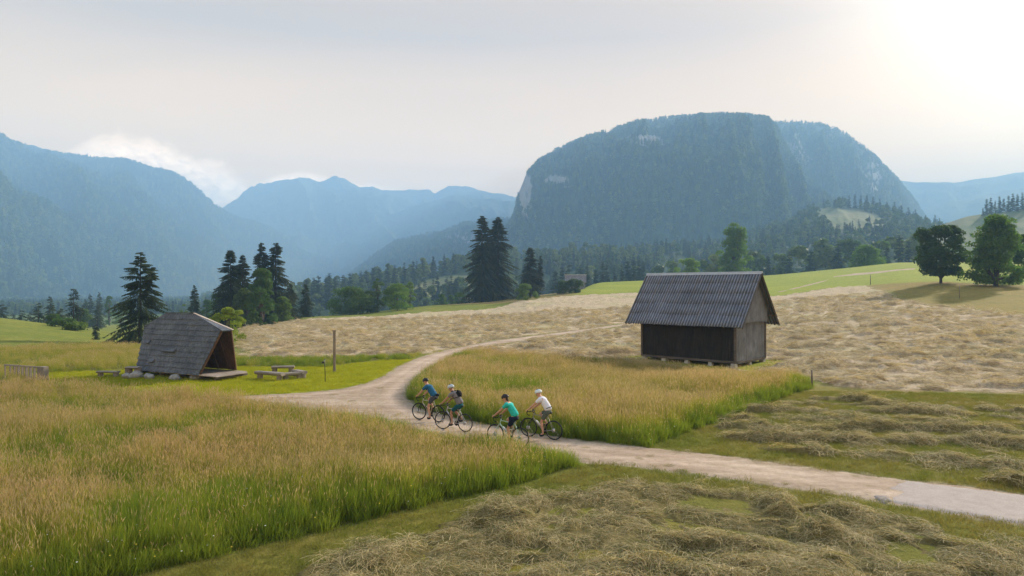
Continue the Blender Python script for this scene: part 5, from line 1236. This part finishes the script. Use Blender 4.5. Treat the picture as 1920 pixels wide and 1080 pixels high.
def cyclist(b, BB, cv, label, shirt, shorts, helmet, skin, lean=0.0, hair=None, female=False, sleeve=.5, shortlen=.75, visor=None, stripe=None, socks=None, scale=1.0, shoe=(.03, .03, .035)):
    loc, head = b.location, b.rotation_euler.z
    hip = V3((.205, 0, 1.02)); sh = V3((.53+lean, 0, 1.41-lean*.35)); nk = sh+V3((.055, 0, .085)); hd = nk+V3((.065, 0, .115))
    sw = .165 if female else .19; hw_ = .10
    mid = hip.lerp(sh, .45)+V3((-.035, 0, .02)); chest = hip.lerp(sh, .78)+V3((-.02, 0, .01)); up_ = (sh-hip).normalized()
    body = [[(hip, .098), (mid, .098 if female else .105), (chest, .125 if female else .142), (sh+V3((0, 0, .0)), .085), (nk, .052), (nk.lerp(hd, .45), .056), (hd, .092), (hd+V3((.012, 0, .045)), .066)],
            [(hd, .092), (hd+V3((.088, 0, -.018)), .030), (hd+V3((.118, 0, -.022)), .013)],
            [(nk.lerp(hd, .45), .056), (hd+V3((.052, 0, -.082)), .038)]]
    arms = []; legs = []; shirt_c = [[(hip+V3((-.02, 0, -.01)), .150), (hip.lerp(mid, .5)+V3((-.01, 0, 0)), .146), (mid, .134 if female else .142), (chest, .140 if female else .158), (sh+V3((-.01, 0, .0)), .100), (nk+V3((-.012, 0, -.02)), .064)]]
    short_c = [[(hip+V3((0, 0, .05)), .142), (hip+V3((0, 0, -.0)), .150)]]; shoes = []; wristbands = []
    for s in (1, -1):
        S = sh+V3((.0, s*sw, -.015)); Hn = V3((.955, s*.205, 1.005)); E_ = ik(S, Hn, .29, .265, V3((-.3, s*.75, -.6)))
        body.append([(sh, .085), (S, .060), (S.lerp(E_, .5), .047), (E_, .040), (E_.lerp(Hn, .4), .040), (E_.lerp(Hn, .85), .026), (Hn, .030)])
        body.append([(hd, .092), (hd+V3((-.005, s*.088, -.015)), .016)])
        for q, fx in enumerate((.030, .012, -.006, -.022)):         # fingers wrapped over the hood
            p0 = Hn+V3((.018+fx*.7, -s*.004, -.004)); body.append([(Hn, .030), (p0+V3((.012, s*.016, .006)), .0095), (p0+V3((.020, s*.030, -.014)), .009), (p0+V3((.014, s*.022, -.036+q*.003)), .008)])
        body.append([(Hn, .030), (Hn+V3((.012, -s*.026, .0)), .011), (Hn+V3((.024, -s*.030, -.020)), .009)])
        e = S.lerp(E_, sleeve); shirt_c.append([(sh+V3((-.01, 0, .0)), .100), (S+V3((-.01, 0, 0)), .076), (S.lerp(E_, sleeve*.55), .064), (e, .058)])
        pd = BB+cv*s+V3((0, s*.115, .015)); ank = pd+V3((-.075, 0, .085 if s*cv.z < 0 else .095)); J = hip+V3((.02, s*hw_, -.03))
        K_ = ik(J, ank, .43, .42, V3((1, s*.08, .25)))
        body.append([(hip, .098), (J, .084), (J.lerp(K_, .5), .072), (K_, .054), (K_.lerp(ank, .3), .054), (K_.lerp(ank, .75), .036), (ank, .034), (pd+V3((.02, 0, .03)), .036), (pd+V3((.085, 0, .02)), .026)])
        e = J.lerp(K_, shortlen); short_c.append([(hip+V3((0, 0, -.0)), .150), (J, .112), (J.lerp(K_, shortlen*.5), .090), (e, .078 if shortlen < .9 else .070)])
        shoes.append([(ank+V3((-.03, 0, -.055)), .036), (pd+V3((-.02, 0, .03)), .038), (pd+V3((.04, 0, .028)), .040), (pd+V3((.095, 0, .022)), .030)])
    p = skin_mesh('person', body, skin, 0); p.location = loc; p.rotation_euler = (0, 0, head); tag(p, label, 'person', 'cyclists on the gravel road')
    def kid(o): o.parent = p; return o
    kid(skin_mesh('shirt', shirt_c, shirt, 0)); kid(skin_mesh('shorts', short_c, shorts, 0))
    for sc in shoes: kid(skin_mesh('shoe', [sc], cloth('shoe_cloth', shoe), 0))
    # helmet: a cut, ridged shell over the skull with vents
    bm = bmesh.new(); bmesh.ops.create_uvsphere(bm, u_segments=28, v_segments=16, radius=1)
    for v in bm.verts:
        c = v.co; rid = 1+.035*math.cos(c.y*16)*max(0, c.z); v.co = V3((c.x*.142*rid, c.y*.104*rid, c.z*.108*rid))
    bmesh.ops.delete(bm, geom=[v for v in bm.verts if v.co.z < -.022-.02*(v.co.x > .05)], context='VERTS')
    me = bpy.data.meshes.new('helmet'); bm.to_mesh(me); bm.free(); me.polygons.foreach_set('use_smooth', [True]*len(me.polygons))
    h_ = link('helmet', me, helmet, p); h_.location = hd+V3((.000, 0, .034)); h_.rotation_euler = (0, math.radians(12), 0)
    so_ = h_.modifiers.new('solid', 'SOLIDIFY'); so_.thickness = .022; so_.offset = -1
    m = MB()
    for s in (1, -1): m.tube([hd+V3((.03, s*.09, .05)), hd+V3((.035, s*.078, -.04)), hd+V3((.055, s*.02, -.115))], .004, 5)
    m.build('helmet_strap', M_bar, p, True)
    for k in (-1, 0, 1): MB().box(hd+V3((.02-abs(k)*.01, k*.042, .140-abs(k)*.012)), (.10, .013, .012), bev=0).build('helmet_vent', M_bar, p)
    if hair is not None:
        hm_ = simple_mat('hair', hair, .6, .3, 30, .3)
        if female: kid(skin_mesh('hair', [[(hd+V3((-.04, 0, .02)), .078), (hd+V3((-.085, 0, -.04)), .055), (hd+V3((-.115, 0, -.10)), .038), (hd+V3((-.125, 0, -.16)), .022)]], hm_, 0))
        else: kid(skin_mesh('hair', [[(hd+V3((-.03, 0, .015)), .080), (hd+V3((-.05, 0, -.025)), .062)]], hm_, 0))
    MB().tube([hd+V3((.083, .055, .012)), hd+V3((.108, 0, .014)), hd+V3((.083, -.055, .012))], [.014, .018, .014], 6).build('sunglasses', M_bar, p, True)
    return p, hip, sh, mid, chest
def place_at(px, py, z=0.0):
    D_ = F*(CAMH-z)/(py-CY); x, y = atD(px, D_); return (x, y, H(x, y)+.028)
R_ = math.radians
# front rider, blue shirt
b, BB, cv = bicycle(place_at(822, 793.5), R_(146), 'front bicycle of the line, pale frame with thick dark tyres, leading onto the road fork', (.40, .38, .26), R_(8), R_(-95), None, .024)
p, hip, sh, mid, chest = cyclist(b, BB, cv, 'leading cyclist in blue shirt, grey shorts and dark helmet with black hip bag', cloth('blue_jersey', (.018, .10, .19)), cloth('grey_shorts', (.055, .06, .07)), simple_mat('black_helmet', (.02, .02, .022), .4), M_skin, lean=.03, hair=(.03, .02, .015))
hb = skin_mesh('hip_bag', [[(hip+V3((-.15, .10, .08)), .05), (hip+V3((-.17, 0, .08)), .075), (hip+V3((-.15, -.10, .08)), .05)]], cloth('black_bag', (.012, .012, .014)), 0); hb.location = b.location; hb.rotation_euler = b.rotation_euler; tag(hb, 'black hip bag on the lower back of the blue shirted leading cyclist', 'bag')
# second rider, grey shirt, backpack
b, BB, cv = bicycle(place_at(872, 811.5), R_(150), 'second bicycle of the line with silver frame and black wheels, ridden by the backpack wearer', (.42, .42, .42), R_(10), R_(-25), None, .019)
p, hip, sh, mid, chest = cyclist(b, BB, cv, 'second cyclist in grey shirt and teal shorts with pale helmet and black backpack', cloth('grey_jersey', (.17, .16, .17)), cloth('teal_shorts', (.010, .07, .09)), simple_mat('pale_helmet', (.42, .50, .54), .4), M_skin2, lean=.0, hair=(.03, .02, .015), shortlen=.85)
dn_ = (sh-hip).normalized(); nb_ = V3((-dn_.z, 0, dn_.x)); bc = hip.lerp(sh, .72)+nb_*.20
bp = skin_mesh('backpack', [[(bc-dn_*.15, .085), (bc, .10), (bc+dn_*.14, .075)], [(bc, .10), (bc+V3((0, .07, 0)), .08)], [(bc, .10), (bc+V3((0, -.07, 0)), .08)]], cloth('black_backpack', (.010, .010, .012)), 0)
bp.location = b.location; bp.rotation_euler = b.rotation_euler; tag(bp, 'small black backpack on the back of the second cyclist in grey', 'backpack')
for s in (1, -1):
    st = MB().tube([bc+dn_*.14+V3((0, s*.07, 0)), sh+V3((0, s*.10, .10)), sh+V3((.11, s*.11, -.05)), chest+V3((.12, s*.15, -.13)), bc-dn_*.14+V3((.02, s*.11, 0))], .014, 6).build('strap', M_bar, bp, True)
# third rider, turquoise shirt, half hidden by the tall grass
b, BB, cv = bicycle(place_at(976, 840.5), R_(147), 'mint green framed bicycle, its wheels half hidden behind the tall grass', (.36, .52, .42), R_(4), R_(-88), 'mint', .019)
p, hip, sh, mid, chest = cyclist(b, BB, cv, 'cyclist in turquoise shirt and navy shorts with black helmet and dark hair', cloth('turquoise_jersey', (.03, .42, .36)), cloth('navy_shorts', (.010, .016, .035)), simple_mat('dark_helmet', (.022, .018, .022), .4), M_skin, lean=-.02, hair=(.035, .018, .010), female=True, shortlen=.80)
# last rider, white shirt
b, BB, cv = bicycle(place_at(1038.5, 827.5), R_(149), 'rearmost bicycle of the line with black wheels and a white bottle on the frame', (.22, .22, .18), R_(2), R_(-85), 'white', .022)
p, hip, sh, mid, chest = cyclist(b, BB, cv, 'rearmost cyclist in white shirt and olive grey shorts with white helmet', cloth('white_jersey', (.66, .66, .72), .06), cloth('olive_shorts', (.085, .105, .085)), simple_mat('white_helmet', (.62, .68, .70), .35, .06), M_skin, lean=-.02, hair=(.28, .14, .05), shortlen=.80)
m = MB(); m.torus(hip+V3((.01, 0, .10)), (.45, 0, .9), .128, .014, 28, 6); m.build('belt', cloth('dark_belt', (.05, .05, .035)), p, True)
HAZE = 3.8e-4; HAZEC = (.340, .605, .94, 1); HAZEG = .0
SKY0 = (1.85, .93, .10); SKY1 = (1.70, .83, .08); SKY2 = (1.05, .56, .11); SKY3 = (.40, .245, .115)
GLOW2 = (.20, .10, .03, 1)
SKYZ = (.30, .33, .40)
CLD0 = (1.45, .86, .36); CLD1 = (2.6, 1.7, .9)
# ------------------------------------------------------------------ sun, sky, haze
sun = bpy.data.lights.new('sun', 'SUN'); sun.energy = SUN_E = 5.0; sun.angle = math.radians(2.5); sun.color = (1, .88, .72)
so = bpy.data.objects.new('sun', sun); COL.objects.link(so)
so.rotation_euler = SUND.to_track_quat('Z', 'Y').to_euler()
w = bpy.data.worlds.new('World'); scene.world = w; w.use_nodes = True
nt = w.node_tree; nt.nodes.clear()
def wn(ty, ins=None, **kw):
    nd = nt.nodes.new('ShaderNode'+ty)
    for k, v in kw.items(): setattr(nd, k, v)
    for k, v in (ins or {}).items():
        if isinstance(v, bpy.types.NodeSocket): nt.links.new(v, nd.inputs[k])
        else: nd.inputs[k].default_value = v
    return nd
def wmath(op, a, b=0.0, clamp=False): return wn('Math', {0: a, 1: b}, operation=op, use_clamp=clamp).outputs[0]
def wmix(f, a, b, blend='MIX'):
    m = wn('Mix', data_type='RGBA', blend_type=blend)
    for i, v in ((0, f), (6, a), (7, b)):
        if isinstance(v, bpy.types.NodeSocket): nt.links.new(v, m.inputs[i])
        else: m.inputs[i].default_value = v
    return m.outputs[2]
sky = wn('TexSky', sky_type='NISHITA', sun_disc=False, sun_elevation=SUN_EL, sun_rotation=SUN_AZ, altitude=600, air_density=1.0, dust_density=3.0, ozone_density=1.0)
gen = wn('TexCoord').outputs['Generated']
sep = wn('SeparateXYZ', {0: gen}); el = sep.outputs['Z']
dot = wn('VectorMath', {0: gen, 1: SUND.normalized()[:]}, operation='DOT_PRODUCT').outputs['Value']
def wramp(f, stops):
    r = wn('ValToRGB', {'Fac': f}); e = r.color_ramp.elements
    while len(e) > 1: e.remove(e[0])
    for i, (p, c) in enumerate(stops):
        q = e[0] if i == 0 else e.new(p)
        q.position = p; q.color = (*c, 1)
    return r.outputs['Color']
# thin overcast: colour by height above the horizon, brighter round the sun, faint streaks of cloud
veil = wramp(el, [(0, (SKY0)), (.10, SKY1), (.2, SKY2), (.34, SKY3), (.43, tuple(1.02*c for c in SKY3)), (.56, SKYZ), (1, SKYZ)])
proj = wn('VectorMath', {0: gen, 1: wn('CombineXYZ', {0: wmath('ADD', el, .12), 1: wmath('ADD', el, .12), 2: wmath('ADD', el, .12)}).outputs[0]}, operation='DIVIDE').outputs[0]
mp = wn('Mapping', {'Vector': proj, 'Rotation': (0, 0, .5), 'Scale': (.55, 1.3, 1)}).outputs[0]
cn = wn('TexNoise', {'Vector': mp, 'Scale': 1.1, 'Detail': 7, 'Roughness': .55, 'Distortion': .3}).outputs['Fac']
streak = wramp(cn, [(.3, (.93, .93, .94)), (.7, (1.06, 1.055, 1.05))])
veil = wmix(1.0, veil, streak, 'MULTIPLY')
# low cloud bank lying along the left ridge, part of the sky
az = wmath('ARCTAN2', sep.outputs['X'], sep.outputs['Y'])
def bank(pts, seed, soft):
    A = [(math.atan((px-CX)/F), (CY-a)/math.hypot(F, px-CX), (CY-b)/math.hypot(F, px-CX)) for px, a, b in pts]
    a0, a1 = A[0][0], A[-1][0]; v0 = min(q[2] for q in A); v1 = max(q[1] for q in A)
    e1 = wmath('DIVIDE', el, wmath('SQRT', wmath('SUBTRACT', 1.0, wmath('MULTIPLY', el, el))))       # tangent of the height angle
    dir2 = wn('CombineXYZ', {0: az, 1: e1, 2: 0.0}).outputs[0]
    def nz_(sc, det, dist=0.0, sy=1.6):
        return wn('TexNoise', {'Vector': wn('Mapping', {'Vector': dir2, 'Location': (seed, seed*.7, 0), 'Rotation': (0, 0, .35), 'Scale': (1, sy, 1)}).outputs[0], 'Scale': sc, 'Detail': det, 'Roughness': .58, 'Distortion': dist}).outputs['Fac']
    n1, n2 = nz_(26, 6, .5), nz_(75, 5, .4)
    aw = wmath('ADD', az, wmath('MULTIPLY', wmath('SUBTRACT', n1, .5), .02))
    u = wmath('DIVIDE', wmath('SUBTRACT', aw, a0), a1-a0, True)
    def cv_(k):
        r = wn('ValToRGB', {'Fac': u}); e = r.color_ramp.elements; r.color_ramp.interpolation = 'B_SPLINE'
        while len(e) > 1: e.remove(e[0])
        for i, q in enumerate(A):
            t_ = (q[0]-a0)/(a1-a0); w_ = e[0] if i == 0 else e.new(t_); w_.position = t_; v_ = (q[k]-v0)/(v1-v0); w_.color = (v_, v_, v_, 1)
        return r.outputs['Color']
    vn = wmath('ADD', wmath('DIVIDE', wmath('SUBTRACT', e1, v0), v1-v0), wmath('ADD', wmath('MULTIPLY', wmath('SUBTRACT', n1, .5), .42), wmath('MULTIPLY', wmath('SUBTRACT', n2, .5), .22)))
    top_, bot_ = cv_(1), cv_(2)
    dtop = wmath('SUBTRACT', top_, vn); dbot = wmath('SUBTRACT', vn, bot_)
    m_ = wmath('MULTIPLY', wmath('MULTIPLY', dtop, soft, True), wmath('MULTIPLY', dbot, 6.0, True))
    side = wmath('MULTIPLY', wmath('MULTIPLY', wmath('SUBTRACT', az, a0), 40.0, True), wmath('MULTIPLY', wmath('SUBTRACT', a1, az), 40.0, True))
    lit = wramp(wmath('ADD', wmath('MULTIPLY', dtop, -.9), wmath('ADD', .62, wmath('MULTIPLY', wmath('SUBTRACT', n2, .5), 1.5))), [(.1, CLD0), (.75, CLD1)])
    return wmath('MULTIPLY', m_, side), lit
for pts_, sd_, so_f in (([(90, 300, 330), (130, 270, 350), (180, 254, 380), (240, 247, 400), (300, 260, 410), (360, 282, 420), (420, 308, 420), (490, 352, 420)], 3.0, 5.0), ([(470, 345, 372), (520, 322, 375), (570, 320, 375), (640, 333, 375), (700, 347, 378), (780, 360, 380)], 8.0, 4.0)):
    mk_, lt_ = bank(pts_, sd_, so_f)
    veil = wmix(wmath('MULTIPLY', mk_, .92), veil, lt_)
g1 = wmath('POWER', wmath('MAXIMUM', dot, 0.0), 46.0); g2 = wmath('POWER', wmath('MAXIMUM', dot, 0.0), 9.0)
veil = wmix(g2, veil, wmix(1.0, veil, (GLOW2), 'ADD'))
veil = wmix(g1, veil, (2.3, 2.1, 1.6, 1))
veil10 = wmix(1.0, veil, (10, 10, 10, 1), 'MULTIPLY')
skc = wmix(.90, sky.outputs[0], veil10)
bg = wn('Background', {'Color': skc, 'Strength': .1 })
wo = wn('OutputWorld', {'Surface': bg.outputs[0]})

if HAZE > 0:
    bm = bmesh.new(); bmesh.ops.create_cube(bm, size=1)
    me = bpy.data.meshes.new('haze'); bm.to_mesh(me); bm.free()
    hzo = link('haze', me)
    hzo.scale = (14000, 7800, 930); hzo.location = (0, 7800/2-1500, 930/2-70)
    hm = bpy.data.materials.new('haze'); hm.use_nodes = True; ht = hm.node_tree; ht.nodes.clear()
    ho = ht.nodes.new('ShaderNodeOutputMaterial'); hv = ht.nodes.new('ShaderNodeVolumePrincipled')
    hv.inputs['Color'].default_value = HAZEC; hv.inputs['Density'].default_value = HAZE; hv.inputs['Anisotropy'].default_value = HAZEG
    ht.links.new(hv.outputs[0], ho.inputs['Volume']); me.materials.append(hm)
    tag(hzo, kind='stuff')
